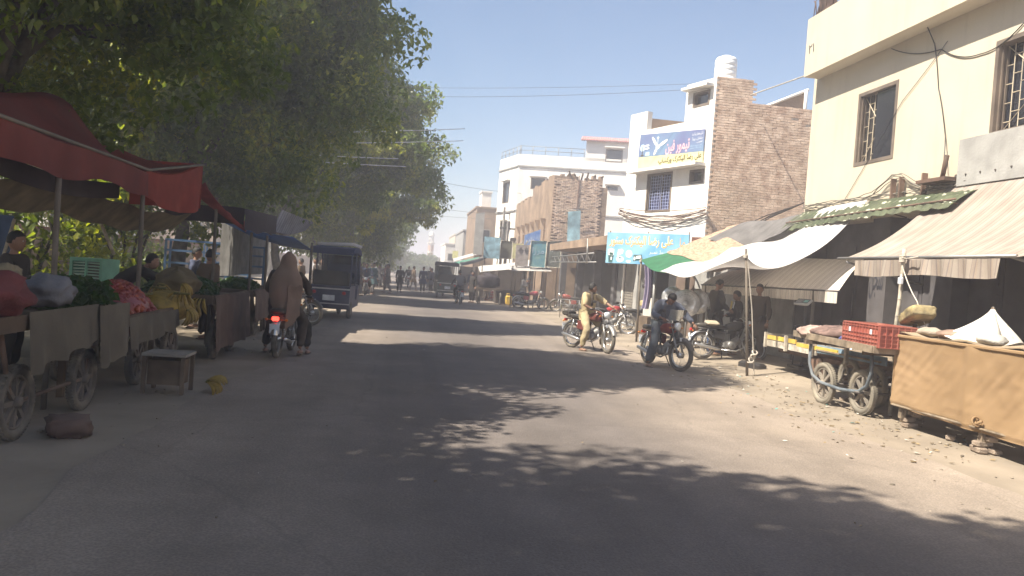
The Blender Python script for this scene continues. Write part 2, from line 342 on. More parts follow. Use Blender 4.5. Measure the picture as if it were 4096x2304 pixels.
tree(-6.2, 1.9, (5.9, 4.0), 4.0, 11.2, 'big shade tree beside the viewer whose boughs hang in at the top left corner', 11, 150, 360, .15)
tree(-7.6, 7.8, (4.3, 3.7), 3.2, 8.4, 'added lower tree directly above the nearest red tent, filling in shade on the road', 15, 230, 440, .12)  # in-fill tree added to close a sunlit gap in the road shade
tree(-6.2, 12.0, (6.1, 3.3), 3.2, 13.2, 'large leafy tree rising just behind the near red tent', 22, 230, 420, .13)
tree(-6.0, 21.9, (6.1, 3.1), 2.9, 13.2, 'tall dark tree whose crown edge fills the top of the street beyond the tents', 33, 290, 430, .155)
tree(-5.4, 35.3, (6.6, 3.9), 2.5, 12.8, 'broad tree behind the blue rickshaw with thin wires passing it', 44, 270, 340, .195)
tree(-4.8, 47, (6.9, 4.6), 2.3, 12.5, 'rounded tree that bulges farthest out over the road', 55, 270, 260, .225)
tree(-4.6, 60, (5.6, 5.4), 1.9, 11.2, 'dusky tree beside the far crowd in the street', 66, 150, 150, .25)
tree(-4.0, 76, (5.0, 6.2), 1.0, 9.0, 'lower hazy tree left of the minaret', 77, 120, 110, .32)
tree(2.5, 135, (6.5, 6), .6, 3.6, 'pale hazy tree at the far end of the street below the minaret', 88, 90, 70, .5, leafd, grp='hazy trees closing the far end of the street')
tree(-6.5, 118, (8, 7), .8, 7.5, 'hazy tree at the street end behind the crowd', 89, 90, 70, .5, leafd, grp='hazy trees closing the far end of the street')
tree(-13, 19, (4.5, 5), 2.4, 8.5, 'sunlit tree by the boundary wall filling the gap behind the red tents', 91, 110, 200, .15)
tree(-14, 34, (5, 5), 2.4, 9, 'sunlit tree by the boundary wall behind the blue rickshaw', 92, 100, 160, .18)
# sunlit shrubs against the boundary wall behind the stalls
for i, (x, y, r, h, lb) in enumerate([(-10.2, 11.5, 1.5, 3.2, 'bushy sunlit shrub behind the near stall, left of the green cooler'), (-7.8, 17.4, 1.8, 3.6, 'sunlit broadleaf shrub seen under the red tents right behind the green cooler'), (-7.4, 22.6, 2.0, 3.8, 'sunlit shrub behind the blue market racks'), (-10.5, 31, 2.2, 4.0, 'shrub far back behind the pale hanging sheet')]):
    t = thing('shrub', lb, 'shrub', (x, y, 0), 0, 'shrubs along the back wall')
    bb_ = B(); R = random.Random(i+5)
    for k in range(26):
        a = R.uniform(0, 6.3); d = R.uniform(.1, 1)*r; leaves(bb_, (cos(a)*d, sin(a)*d, R.uniform(.5, h-.5)), (.55, .55, .5), 90, .16, R)
    bb_.obj('foliage', leafm, t, kind='stuff')
    s_ = B()
    for k in range(5): s_.tube([(R.uniform(-.2, .2), R.uniform(-.2, .2), -.05), (R.uniform(-.6, .6), R.uniform(-.6, .6), h*.5), (R.uniform(-r, r)*.7, R.uniform(-r, r)*.7, h*.85)], [.05, .035, .015], 5)
    s_.obj('stem', bark, t)
# ------------------------------------------------------------------ lettering
AF = {'ا': 'ﺍﺎ', 'ب': 'ﺏﺐﺑﺒ', 'ت': 'ﺕﺖﺗﺘ', 'ج': 'ﺝﺞﺟﺠ', 'ر': 'ﺭﺮ', 'ش': 'ﺵﺶﺷﺸ', 'س': 'ﺱﺲﺳﺴ', 'ض': 'ﺽﺾﺿﻀ', 'ع': 'ﻉﻊﻋﻌ', 'ف': 'ﻑﻒﻓﻔ',
      'ل': 'ﻝﻞﻟﻠ', 'م': 'ﻡﻢﻣﻤ', 'ن': 'ﻥﻦﻧﻨ', 'و': 'ﻭﻮ', 'ی': 'ﯼﯽﯾﯿ', 'ک': 'ﮎﮏﮐﮑ', 'ٹ': 'ﭦﭧﭨﭩ', 'پ': 'ﭖﭗﭘﭙ'}
def shape_urdu(s):
    o = []
    for i, c in enumerate(s):
        f = AF.get(c)
        if not f: o.append(c); continue
        p = i > 0 and len(AF.get(s[i-1], '')) == 4; n = i+1 < len(s) and s[i+1] in AF and len(f) == 4
        o.append(f[3] if p and n else f[1] if p else f[2] if n else f[0])
    return ''.join(reversed(o))
def lettering(body, Mx, x0, x1, y, h, m, parent, name='lettering', bold=0, ex=.004, urdu=True, z=0, shear=0):
    cu = bpy.data.curves.new('lettering', 'FONT'); cu.body = shape_urdu(body) if urdu else body; cu.size = 1; cu.offset = bold; cu.resolution_u = 3; cu.shear = shear
    t = bpy.data.objects.new('tmp', cu); COL.objects.link(t); bpy.context.view_layer.update()
    me = bpy.data.meshes.new_from_object(t.evaluated_get(bpy.context.evaluated_depsgraph_get())); bpy.data.objects.remove(t); bpy.data.curves.remove(cu)
    xs_ = [v.co.x for v in me.vertices]; ys_ = [v.co.y for v in me.vertices]; a, b_, c, d = min(xs_), max(xs_), min(ys_), max(ys_)
    off = V((0, 0, 0)); q = parent
    while q: off += q.location; q = q.parent
    for v in me.vertices:
        p = V(((v.co.x-a)/(b_-a)*(x1-x0)+x0, (v.co.y-c)/(d-c)*h+y, z)); v.co = Mx @ p - off
    me.materials.clear(); me.materials.append(m); o = bpy.data.objects.new(name, me); COL.objects.link(o); o.parent = parent; return o
def wframe(A, Bp, z=0):                                # viewer-right runs Bp -> A, up = Z, normal faces the street
    A, Bp = V((*A, 0)), V((*Bp, 0)); X_ = (A-Bp).normalized(); Z_ = V((X_.y, -X_.x, 0)); Y_ = V((0, 0, 1))
    M4 = Matrix((X_, Y_, Z_)).transposed().to_4x4(); M4.translation = Bp+V((0, 0, z)); return M4
def panel(b, Mx, u0, u1, v0, v1, w0, w1, m=0):
    vs = [Mx @ V((u, v, w)) for w in (w0, w1) for v in (v0, v1) for u in (u0, u1)]
    b.add(vs, [(0, 2, 3, 1), (4, 5, 7, 6), (0, 1, 5, 4), (2, 6, 7, 3), (0, 4, 6, 2), (1, 3, 7, 5)], m)
def holed(b, Mx, u0, u1, v0, v1, holes, depth=.25, m=0):
    us = sorted({u0, u1, *[h[0] for h in holes], *[h[1] for h in holes]}); vs = sorted({v0, v1, *[h[2] for h in holes], *[h[3] for h in holes]})
    Q = lambda pts: b.add([Mx @ V(p) for p in pts], [tuple(range(len(pts)))], m)
    for a, c in zip(us, us[1:]):
        for d, e in zip(vs, vs[1:]):
            if any(h[0] <= a and c <= h[1] and h[2] <= d and e <= h[3] for h in holes): continue
            Q([(a, d, 0), (c, d, 0), (c, e, 0), (a, e, 0)])
    D = -depth
    for a, c, d, e in holes:
        Q([(a, d, 0), (a, d, D), (c, d, D), (c, d, 0)]); Q([(a, e, 0), (c, e, 0), (c, e, D), (a, e, D)])
        Q([(a, d, 0), (a, e, 0), (a, e, D), (a, d, D)]); Q([(c, d, 0), (c, d, D), (c, e, D), (c, e, 0)])
    Q([(u0, v0, 0), (u0, v1, 0), (u0, v1, D), (u0, v0, D)]); Q([(u1, v0, 0), (u1, v0, D), (u1, v1, D), (u1, v1, 0)]); Q([(u0, v1, 0), (u1, v1, 0), (u1, v1, D), (u0, v1, D)]); Q([(u0, v0, 0), (u0, v0, D), (u1, v0, D), (u1, v0, 0)])
def bar2(b, Mx, p, q, t=.012, w=0, m=0):
    b.tube([Mx @ V((*p, w)), Mx @ V((*q, w))], t, 4, m, False)
cream = mat('cream_render', (.56, .49, .375), .9, var=.06, sc=.7, bump=.12, bs=25, dust=.12, dcol=(.42, .34, .24), dsc=.8, world=True)
whiter = mat('white_render', (.8, .76, .7), .9, var=.05, sc=.8, bump=.1, dust=.12, dcol=(.5, .42, .34), dsc=.7, world=True)
streaks(cream, (.36, .3, .22), .45); streaks(whiter, (.5, .43, .36), .3)
greyc = mat('grey_concrete', (.36, .35, .33), .9, var=.15, sc=2.5, bump=.3, world=True)
brownf = mat('brown_window_metal', (.13, .1, .08), .6, dust=.3); paned = mat('dark_glass', (.02, .022, .03), .12, spec=.7, bump=0, var=.1)
paneb = mat('blue_film_glass', (.03, .035, .1), .15, spec=.7, bump=0, var=.2); dark_in = mat('interior_shade', (.03, .025, .022), .9, bump=0)  # near-black dark_in paints the shade inside rooms and shops
grille_m = mat('cream_grille', (.5, .42, .3), .6); grille_b = mat('pale_blue_grille', (.35, .4, .62), .6)
streaks(greyc, (.2, .19, .17), .5)
doorm = mat('dark_shutter_and_pier_shade', (.085, .08, .085), .8, var=.3, sc=2, dust=.25, dcol=(.14, .12, .1)); plinth = mat('cement_plinth', (.25, .21, .17), .95, world=True)
brickm = mat('brick', (.68, .52, .4), .92, var=.5, sc=4.2, bump=.6, bs=40, col2=(.44, .28, .2), dust=.6, dcol=(.52, .4, .29), dsc=.9, world=True)
mortar = mat('mortar', (.68, .58, .46), .95, var=.25, world=True); mudm = mat('mud_plaster', (.3, .21, .145), .95, var=.25, sc=1.2, bump=.5, bs=9, world=True)

# --- cream building: facade plane X = 9.15, viewer-right runs towards -Y
cb = thing('cream_building', 'cream two storey building at the right edge with grilled windows and projecting parapet', 'building', (9.15, 11, 0))
Mc = wframe((9.15, 0), (9.15, 17.36)); U = lambda y: 17.36-y
w1 = (U(15.43), U(14.09), 4.43, 5.95); w2 = (U(11.57), U(9.75), 4.43, 5.96)
b = B(); holed(b, Mc, 0, 15.36, 3.3, 6.75, [w1, w2], .28)
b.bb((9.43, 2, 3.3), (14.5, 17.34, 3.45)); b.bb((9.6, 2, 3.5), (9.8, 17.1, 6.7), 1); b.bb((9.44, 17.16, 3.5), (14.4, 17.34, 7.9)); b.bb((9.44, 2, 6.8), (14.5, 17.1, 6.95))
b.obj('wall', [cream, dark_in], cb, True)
b = B(); b.bb((8.75, 2, 6.66), (9.14, 17.12, 7.98)); b.bb((9.16, 2, 6.762), (9.4, 17.08, 7.98)); b.obj('parapet', cream, cb, True)
b = B(); b.bb((9.05, 7, 3.68), (9.145, 12.12, 4.46)); b.obj('concrete_panel', greyc, cb, True)
def bolts(): 
    for i in range(9): b = B(); b.ell((9.04, 11.9-i*.33, 3.86+.02*sin(i*3)), (.012, .018, .018), 6, 4); b.obj('bolt', dkmetal, cb, True)
bolts()
def win(parent, Mx, w, dep, half=None, gm_=grille_m, pm=paned, pat='brick', fm=brownf):
    u0, u1, v0, v1 = w; f = B(); t = .07
    for a in ((u0, u1, v0, v0+t), (u0, u1, v1-t, v1), (u0, u0+t, v0+t, v1-t), (u1-t, u1, v0+t, v1-t)): panel(f, Mx, *a, -dep, .012)
    for k in (1, 2): panel(f, Mx, u0+t, u0+t+.03, v0+t, v1-t, -dep*(k*.4), -dep*(k*.4)+.03)
    fr = f.obj('window', fm, parent, True); g = B(); W_ = u1-u0-2*t; H_ = v1-v0-2*t; ux = u0+t; vx = v0+t
    if pat == 'brick':
        n = max(3, round(W_/.17)); 
        for i in range(n+1): bar2(g, Mx, (ux+W_*i/n, vx), (ux+W_*i/n, vx+H_), .009, -dep*.72)
        for i in range(n):
            for k in range(4): y = vx+H_*(k+.5+.25*(i % 2)*2)/4.6; bar2(g, Mx, (ux+W_*i/n, y), (ux+W_*(i+1)/n, y), .009, -dep*.72)
        bar2(g, Mx, (ux, vx), (ux+W_*.5, vx+H_*.5), .009, -dep*.7); bar2(g, Mx, (ux+W_*.5, vx+H_*.5), (ux, vx+H_), .009, -dep*.7); bar2(g, Mx, (ux+W_, vx), (ux+W_*.5, vx+H_*.5), .009, -dep*.7); bar2(g, Mx, (ux+W_*.5, vx+H_*.5), (ux+W_, vx+H_), .009, -dep*.7)
    elif pat == 'grid':
        for s_ in (0, 1):
            a = ux+s_*W_/2; n = 4
            for i in range(n+1):
                pts = [Mx @ V((a+.04+(W_/2-.08)*i/n+.012*sin(k*1.3+i), vx+H_*k/8, -dep*.5)) for k in range(9)]; g.tube(pts, .008, 4, 0, False)
            for k in range(11): bar2(g, Mx, (a+.03, vx+H_*(k+.3)/11), (a+W_/2-.03, vx+H_*(k+.3)/11), .007, -dep*.5)
    if g.v: g.obj('grille', gm_, fr, True)
    p = B(); panel(p, Mx, u0+t, u1-t, v0+t, v1-t, -dep-.02, -dep+.005); p.obj('pane', pm if not half else dark_in, fr, True)  # half-open windows get the painted interior shade instead of glass
    if half: p = B(); panel(p, Mx, u0+t+W_*half, u1-t, v0+t, v1-t, -.08, -.055); p.obj('sliding_pane', pm, fr, True)
    m_ = B(); panel(m_, Mx, (u0+u1)/2-.02, (u0+u1)/2+.02, v0+t, v1-t, -dep+.006, -dep+.05)
    if pat == 'grid': m_.obj('mullion', fm, fr, True)
    return fr
win(cb, Mc, w1, .16, half=.42); win(cb, Mc, w2, .2)
# ground floor of the cream building: piers and folding dark doors
gf = B()
for y in (17.2, 14.3, 12.45, 9.3, 6.2): gf.bb((9.17, y-.28, -.1), (9.55, y+.28, 3.298))
gf.bb((9.6, 3, -.1), (9.8, 17.3, 3.298)); gf.obj('pier', doorm, cb, True)
for i, (y0, y1) in enumerate([(14.6, 15.5), (15.52, 16.4), (12.75, 13.35), (13.37, 14.0), (11.4, 12.15), (10.5, 11.38), (9.62, 10.48), (8.2, 9.0), (7.35, 8.18), (6.5, 7.33)]):
    d = B(); d.bb((9.48, y0, .12), (9.54, y1, 2.9)); do = d.obj('door_panel', doorm, cb, True)
    for k in range(3):
        q = B(); q.bb((9.455, y0+.08, .3+k*.88), (9.478, y1-.08, 1.02+k*.88)); q.obj('moulding', doorm, do, True)
M_g = wframe((9.165, 12.2), (9.165, 12.7)); gr_m = mat('faded_dark_paint', (.03, .03, .04), .8, bump=0)
Mg2 = wframe((9.165, 14.0), (9.165, 14.6)); lettering('سجن', Mg2, .05, .5, 1.7, .6, gr_m, cb, 'painted_graffiti', .01)
pl = B(); pl.bb((8.75, 3, -.05), (9.6, 17.3, .14)); pl.obj('step', plinth, cb, True)
# number plate and ragged cloth at the parapet's far corner
lettering('۱۲', wframe((8.745, 16.7), (8.745, 17.0)), .02, .26, 7.15, .2, gr_m, cb, 'painted_number', 0)
b = B(); R_ = random.Random(8)
for k in range(5): b.grid(lambda u, v: (8.95+k*.03+.1*sin(v*5+k), 17.2-u*.55-k*.08+.1*v, 8.75-v*1.55+.1*sin(u*7+k)), 6, 8, 0)
for k in range(7): b.tube([(8.95, 16.2+k*.18, 7.95), (8.9+.1*sin(k), 16.3+k*.13, 8.35), (8.9, 16.6+k*.1, 8.5+.1*sin(k*2))], .012, 5, 1)
solo(b.obj('ragged_cloth', [mat('brown_sacking', (.12, .075, .06), .95, var=.4, trans=.2), rust], None), 'ragged brown sacking and bent rods hanging off the far corner of the cream parapet', 'cloth')

# --- green flowered scalloped canopy
gcm = mat('green_flowered_sheet', (.05, .07, .032), .7, var=.3, sc=6, dust=.25, dcol=(.25, .22, .15))
def flowers(m, sc, col):
    n, L, p = nodes(m); tc = n.new('ShaderNodeTexCoord'); v = n.new('ShaderNodeTexVoronoi'); v.inputs['Scale'].default_value = sc; v.inputs['Randomness'].default_value = .35; L.new(tc.outputs['Object'], v.inputs[0])
    r = n.new('ShaderNodeValToRGB'); r.color_ramp.interpolation = 'CONSTANT'; e = r.color_ramp.elements; e[0].color = (1, 1, 1, 1); e[1].position = .26; e[1].color = (0, 0, 0, 1); L.new(v.outputs[0], r.inputs[0])
    old = p.inputs['Base Color'].links[0].from_socket; mx = n.new('ShaderNodeMix'); mx.data_type = 'RGBA'; L.new(r.outputs[0], mx.inputs[0]); L.new(old, mx.inputs[6]); mx.inputs[7].default_value = (*col, 1)
    for k in list(old.links):
        if k.to_node != mx: ts = k.to_socket; L.new(mx.outputs[2], ts)
flowers(gcm, 5.5, (.4, .4, .3))
gc = thing('sheet_canopy', 'green flower printed scalloped sheet canopy under the cream wall', 'canopy', (9.15, 14.3, 3.5))
def canop(u, v):
    y = 11.5+u*5.7; return (9.12-.62*v+.02*sin(u*150), y, 3.6+.05*sin(u*3)-.16*u*v-.34*v**1.6-.035*abs(sin(u*44))*(v > .9))
b = B(); b.grid(canop, 130, 8, thick=.008); b.obj('sheet', gcm, gc, True)
b = B(); b.tube([(8.6, 11.5, 3.38), (8.6, 17.1, 3.3)], .018, 6)
for y in (11.6, 13.5, 15.4, 17): b.tube([(9.14, y, 3.25), (8.62, y, 3.33)], .015, 5)
b.obj('support_rail', rust, gc, True)
# wires, brackets and odds and ends along the ledge
def wire(name, label, pts, sag, r=.008, m=None, n=16, group=None):
    P = [V(p) for p in pts]; out = []
    for a, c in zip(P, P[1:]):
        for k in range(n+1 if c is P[-1] else n): t = k/n; q = a.lerp(c, t); q.z -= sag*4*t*(1-t); out.append(q)
    b = B(); b.tube(out, r, 5); return solo(b.obj(name, m or blackp), label, 'wire', group)
wb = thing('wire_bundle', 'sagging bundle of grey wires along the cream wall above the green canopy', 'wire bundle', (9.0, 14, 3.7)); R_ = random.Random(5)
for k in range(7):
    b = B(); o1 = R_.uniform(-.04, .04); pts = [(9.1+R_.uniform(-.06, .01), 17.3-(i/24)*5.4, 3.72+o1+.34*math.exp(-((i-15.5)/2.6)**2)*(k % 3 > 0)+.03*sin(i*1.1+k)) for i in range(25)]
    b.tube(pts, .009, 5); b.obj('wire', mat('grey_cable', (.2, .18, .15), .8) if k == 0 else MC['grey_cable'], wb, True)
for y in (13.85, 13.6, 12.95): b = B(); b.bb((9.0, y-.02, 3.6), (9.1, y+.02, 4.0)); b.obj('bracket', rust, wb, True)
b = B(); b.bb((8.85, 12.15, 3.78), (9.12, 12.9, 3.84)); b.tube([(8.95, 12.35, 3.8), (8.9, 12.2, 4.2)], .04, 8); b.obj('bracket', rust, wb, True)
wire('wall_cable', 'twisted cable running down the cream wall between its two windows', [(8.76, 14.3, 8.1), (8.74, 13.4, 7.3), (9.13, 13.1, 6.35), (9.14, 12.9, 5.5), (9.13, 12.6, 4.6), (9.0, 12.4, 4.0)], -.06, .011)
wire('wall_cable', 'cable looping along the cream wall to the grilled window at the picture edge', [(9.13, 14.4, 6.62), (9.13, 12.9, 6.2), (9.13, 11.9, 5.85), (9.13, 11.0, 6.1)], .09, .01)
wire('wall_cable', 'thin cord slanting down the cream wall beside the sliding window', [(9.13, 12.75, 6.3), (9.13, 13.9, 5.5), (9.13, 15.7, 3.7)], .02, .006)

# --- striped awnings
stm = stripes(mat('striped_awning_cloth', (.72, .7, .69), .9, var=.12, sc=2, bump=.2, trans=.25, dust=.3, dcol=(.42, .34, .27)), [(0, (.62, .52, .43)), (.12, (.42, .37, .35)), (.2, (.6, .52, .45)), (.45, (.48, .42, .38)), (.5, (.66, .59, .51)), (.8, (.45, .39, .36)), (.86, (.6, .53, .46))], .26, 'Y')
aw = thing('awning', 'large faded striped awning tied to a bamboo pole at the right edge', 'awning', (8.2, 10.5, 2.4), 0, 'striped shop awnings')
b = B(); b.grid(lambda u, v: (9.13-1.83*v, 12.4-u*5.2+(-.1*v)+v*u*1.3, 3.72-1.37*v-.16*sin(pi*v)-.02*sin(u*25+v*3)*v-.05*sin(pi*u)*v), 70, 26, thick=.006); b.obj('cloth', stm, aw, True)
b = B(); b.grid(lambda u, v: (7.28+.035*sin(u*42)*v+.012*sin(u*90), 12.0-u*3.15, 2.3-.24*v-.02*sin(u*9)*v), 110, 4); b.obj('valance', stm, aw, True)
b = B(); b.tube([(7.3, 12.55, 2.34), (7.3, 8.6, 2.33)], .022, 8); b.tube([(7.3, 12.3, 2.28), (8.3, 11.7, 1.98)], .018, 6); b.tube([(7.3, 8.7, 2.33), (9.1, 8.0, 1.8)], .026, 6); b.obj('rail', steel, aw, True)
bp = thing('bamboo_pole', 'pale bamboo pole holding the big striped awning beside the brown covered stall', 'pole', (7.18, 10.62, 0)); b = B()
pp = [(7.18+.02*sin(i*.9), 10.62+.015*sin(i*1.7), i*.245) for i in range(11)]
b.tube(pp, [.028-.001*(i % 2) for i in range(11)], 8)
for p in pp[1:-1]: b.torus(p, .028, .006, 10, 5)
b.obj('cane', bamboo, bp, True); b = B()
for k in range(5): b.torus((7.18, 10.62, 2.26+k*.02), .04, .009, 10, 5, RX(.2*sin(k)))
b.tube([(7.18, 10.6, 2.3), (7.2, 10.3, 2.33)], .01, 5); b.obj('knot', rope, bp, True)
wire('rope', 'pale rope slung from the bamboo pole down to the brown stall', [(7.17, 10.6, 2.2), (7.1, 10.1, 1.7), (7.1, 9.75, 1.25)], .04, .009, rope)
b = B(); b.rbox((7.13, 10.55, 1.98), (.05, .07, .1), .008); b.torus((7.13, 10.55, 2.05), .018, .005, 10, 5, AX); solo(b.obj('padlock', platem), 'small white padlock shaped tin hung on the bamboo pole', 'tin')
stm_sun = stripes(mat('painted_sun_striped_cloth', (.98, .96, .94), .9, var=.06, sc=2, bump=.2, trans=.3), [(0, (.85, .78, .7)), (.12, (.6, .55, .5)), (.2, (.82, .76, .68)), (.5, (.9, .84, .76)), (.8, (.62, .56, .52)), (.86, (.85, .78, .7))], .26, 'Y')  # brighter copy of the awning stripes, sunlight put into the cloth colour
aw2 = thing('awning', 'long low striped awning reaching from the fan shop to the dark graffiti pier', 'awning', (8.7, 17.5, 2), 0, 'striped shop awnings')
for i, (ya, yb) in enumerate([(14.2, 17.3), (17.34, 21.2)]):
    b = B(); b.grid(lambda u, v: (9.14-.82*v, (ya*(1-u)+yb*u)+.5*(1-v)*(1 if i == 0 else .5), 2.52-.04*(i)-.3*u*(i)*(1-v)-.72*v+.05*sin(pi*v)-.02*sin(u*5)), 30, 10, thick=.006); b.obj('cloth', stm_sun, aw2, True)
b = B(); b.grid(lambda u, v: (8.3+.02*sin(u*120)*v, 14.2+u*7, 1.78-.22*v), 160, 3); b.obj('valance', stm_sun, aw2, True)
b = B(); b.tube([(8.31, 14.15, 1.8), (8.31, 21.25, 1.76)], .02, 6); b.tube([(8.31, 17.32, 1.79), (9.14, 17.8, 2.5)], .02, 6); b.obj('rail', dkmetal, aw2, True)
for y, lb in ((15.1, 'dark post under the low striped awning beside the platform scale'), (20.9, 'dark post under the low striped awning by the wrapped fans')):
    b = B(); b.tube([(8.32, y, .1), (8.32, y, 1.78)], .035, 8); b.rbox((8.32, y, .16), (.14, .14, .06), .01); solo(b.obj('awning_post', pole_m), lb, 'post', 'posts under the low awning')

# --- tall white building with the fan signboard and brick side wall
A_, B_ = (8.9, 22.8), (7.45, 26.8); Mf = wframe(A_, B_); Lf = hypot(1.45, 4); S = lambda s: Lf-s
fb = thing('shop_building', 'narrow white building with blue fan signboard, rooftop hut and bare brick side wall', 'building', (9.5, 24, 0))
holes = [(S(3.05), S(1.73), 4.05, 5.34), (S(.91), S(.25), 4.87, 5.3)]
b = B(); holed(b, Mf, 0, Lf, 3.0, 6.86, holes, .22); holed(b, Mf, Lf-1.36, Lf, 6.86, 8.03, [(S(1.02), S(.25), 7.25, 7.72)], .2)
panel(b, Mf, 0, .95, 6.862, 7.5, -.2, 0); panel(b, Mf, .1, Lf-.1, 3.05, 6.8, -.5, -.4); panel(b, Mf, Lf-1.3, Lf-.1, 6.9, 7.98, -.5, -.4)
b.obj('wall', [whiter, whiter], fb, True)
b = B(); b.add([(7.45, 26.8, 3), (7.45, 26.8, 7.5), (12.3, 28, 7.5), (12.3, 28, 3)], [(0, 1, 2, 3)]); b.bb((8.0, 26.6, 6.86), (12, 26.8, 7.42)); b.bb((8.95, 23.05, 6.6), (12.2, 26.55, 6.75)); b.obj('back_parapet', mudm, fb, True)
win(fb, Mf, holes[0], .16, gm_=grille_b, pm=paneb, pat='grid'); win(fb, Mf, holes[1], .14, pat='none'); win(fb, Mf, (S(1.02), S(.25), 7.25, 7.72), .12, pat='none')
for a in ((S(3.69), S(.2), 5.38, 5.47, .002, .42), (S(1.28), S(.1), 7.78, 7.86, .002, .3)): b = B(); panel(b, Mf, *a); b.obj('ledge', whiter, fb, True)
# brick side wall: mortar bed and proud bricks
sw = B(); sw.bb((8.9, 22.82, 2.4), (10.0, 23.05, 8.0)); sw.bb((10.001, 22.82, 2.4), (12.3, 23.05, 7.36)); sw.bb((8.95, 23.06, 6.9), (10.0, 23.9, 8.0)); side = sw.obj('side_wall', mortar, fb, True)
bm_ = []
for k in range(4):
    q = B(); q.box((0, 0, 0), (.224, .03, .066), jit=.0018); bm_.append(q.mesh('brick', brickm))
R_ = random.Random(12); spots = []; row = 0; z = 2.45
while z < 8.0:
    x = 8.9+(.115 if row % 2 else 0)
    while x < 12.3:
        if (x < 9.99 or z < 7.34) and x+.1 < 12.3: spots.append((x+.115, z+.035+R_.uniform(-.004, .004), R_.uniform(0, .005)))
        x += .236
    z += .077; row += 1
sp2 = sorted([s for s in spots if s[1] > 3.35], key=lambda s: (abs(s[1]-5.6)+abs(s[0]-9.9)*.8)); keep = set(sp2[:300]); rest = B()
for x, z, d in spots:
    if x-.111 < 8.9: x = 9.015
    if (x, z, d) in keep:
        o = bpy.data.objects.new('brick', R_.choice(bm_)); COL.objects.link(o); o.parent = side; o.location = (x-9.5, 22.815-d-24, z)
    elif R_.random() > .004: rest.box((x, 22.815-d, z), (.224, .03, .066), jit=.0018)
rest.obj('brick', brickm, side, True, kind='stuff')
# roof tank, shed frame
b = B(); prof = [(.02, 0), (.33, 0), (.345, .03)]
for k in range(4): z = .05+k*.16; prof += [(.335, z), (.335, z+.11), (.325, z+.125), (.325, z+.145)]
prof += [(.33, .7), (.28, .78), (.14, .81), (.14, .84), (.01, .85)]
b.lathe(prof, 22, (9.35, 23.3, 8.0)); solo(b.obj('water_tank', mat('white_plastic', (.82, .82, .8), .45, var=.04, bump=0), None), 'white ribbed plastic water tank on the rooftop hut', 'water tank')
sh = thing('roof_shed', 'white framed lean-to roof shed behind the top of the brick wall', 'shed', (11.5, 25, 7)); b = B()
b.poly([(10.7, 24.5, 7.42), (12.6, 24.5, 8.35), (12.6, 24.5, 7.42)], (0, 3, 0)); b.obj('roof', mudm, sh, True)
b = B(); b.tube([(10.6, 24.45, 7.4), (12.7, 24.45, 8.42)], .05, 4); b.tube([(12.6, 24.4, 7.3), (12.6, 24.4, 8.4)], .06, 4); b.obj('frame', whiter, sh, True)
# fan signboard
sg = thing('signboard', 'blue and yellow fan signboard with Urdu lettering high on the white building', 'sign', (8.2, 24.7, 6.0))
nav = mat('print_navy', (.11, .12, .24), .5, var=.25, sc=.9, bump=0, col2=(.16, .26, .38)); yel = mat('print_yellow', (.66, .61, .32), .5, var=.1, bump=0); pnk = mat('print_pink', (.75, .42, .45), .5, bump=0, var=.05); wht = mat('print_white', (.8, .8, .8), .5, bump=0, var=.03); pbl = mat('print_pale_blue', (.45, .62, .75), .5, bump=0, var=.2, sc=2)
dkg = mat('print_olive', (.07, .055, .02), .5, bump=0, var=.05)
Ms = Mf.copy(); SM = Ms
def spoly(parent, name, m, Mx, polys, w0=.062, w1=.07):
    b = B()
    for P in polys: b.poly([Mx @ V((u, v, w0)) for u, v in P], (Mx.to_3x3() @ V((0, 0, w1-w0))))
    return b.obj(name, m, parent, True)
def blob(cx, cy, rx, ry, a=0, n=14, k=1): return [(cx+cos(a)*rx*cos(t)-sin(a)*ry*sin(t), cy+sin(a)*rx*cos(t)+cos(a)*ry*sin(t)) for t in [2*pi*i/n for i in range(n)]]
b = B(); b.add([], []); P = lambda s, z: (S(s), z)
spoly(sg, 'board', nav, Ms, [[P(3.58, 5.95), P(.3, 5.83), P(.3, 6.5), P(3.54, 6.72)]], .02, .06)
spoly(sg, 'name_strip', yel, Ms, [[P(3.58, 5.55), P(.3, 5.49), P(.3, 5.826), P(3.58, 5.945)]], .02, .058)
def blade(ang, L, w=.055, cx=S(2.55), cy=6.2):
    d = (cos(ang), sin(ang)); n_ = (-d[1], d[0]); return [(cx+d[0]*r+n_[0]*o, cy+d[1]*r+n_[1]*o) for r, o in ((.06, -w*.5), (L*.5, -w), (L, -w*.7), (L+.03, 0), (L, w*.7), (L*.5, w), (.06, w*.5))]
fan = [blob(S(2.55), 6.2, .1, .07), blade(.35, .5), blade(2.3, .45), blade(4.1, .28), [(S(2.56), 6.25), (S(2.54), 6.25), (S(2.54), 6.5), (S(2.56), 6.5)], blob(S(2.55), 6.5, .05, .035), blob(S(3.12), 6.3, .13, .035, .05), blob(S(3.1), 6.2, .13, .03, .05)]
for i, q in enumerate(fan): spoly(sg, 'fan_print', wht, Ms, [q], .0605+.0012*i, .0617+.0012*i)
spoly(sg, 'pedestal_fan_print', pbl, Ms, [blob(S(3.36), 6.25, .13, .12)], .0605, .063); spoly(sg, 'pedestal_fan_print', dkg, Ms, [[(S(3.38), 5.99), (S(3.34), 5.99), (S(3.345), 6.3), (S(3.375), 6.3)], blob(S(3.36), 5.99, .09, .025)], .0635, .065)
spoly(sg, 'heater_print', pbl, Ms, [[P(3.2, 5.97), P(2.95, 5.96), P(2.97, 6.08), P(3.17, 6.09)]], .0605, .063)
lettering('تیمور فین', Ms, S(2.12), S(.95), 5.88, .46, pnk, sg, z=.064, bold=.02)
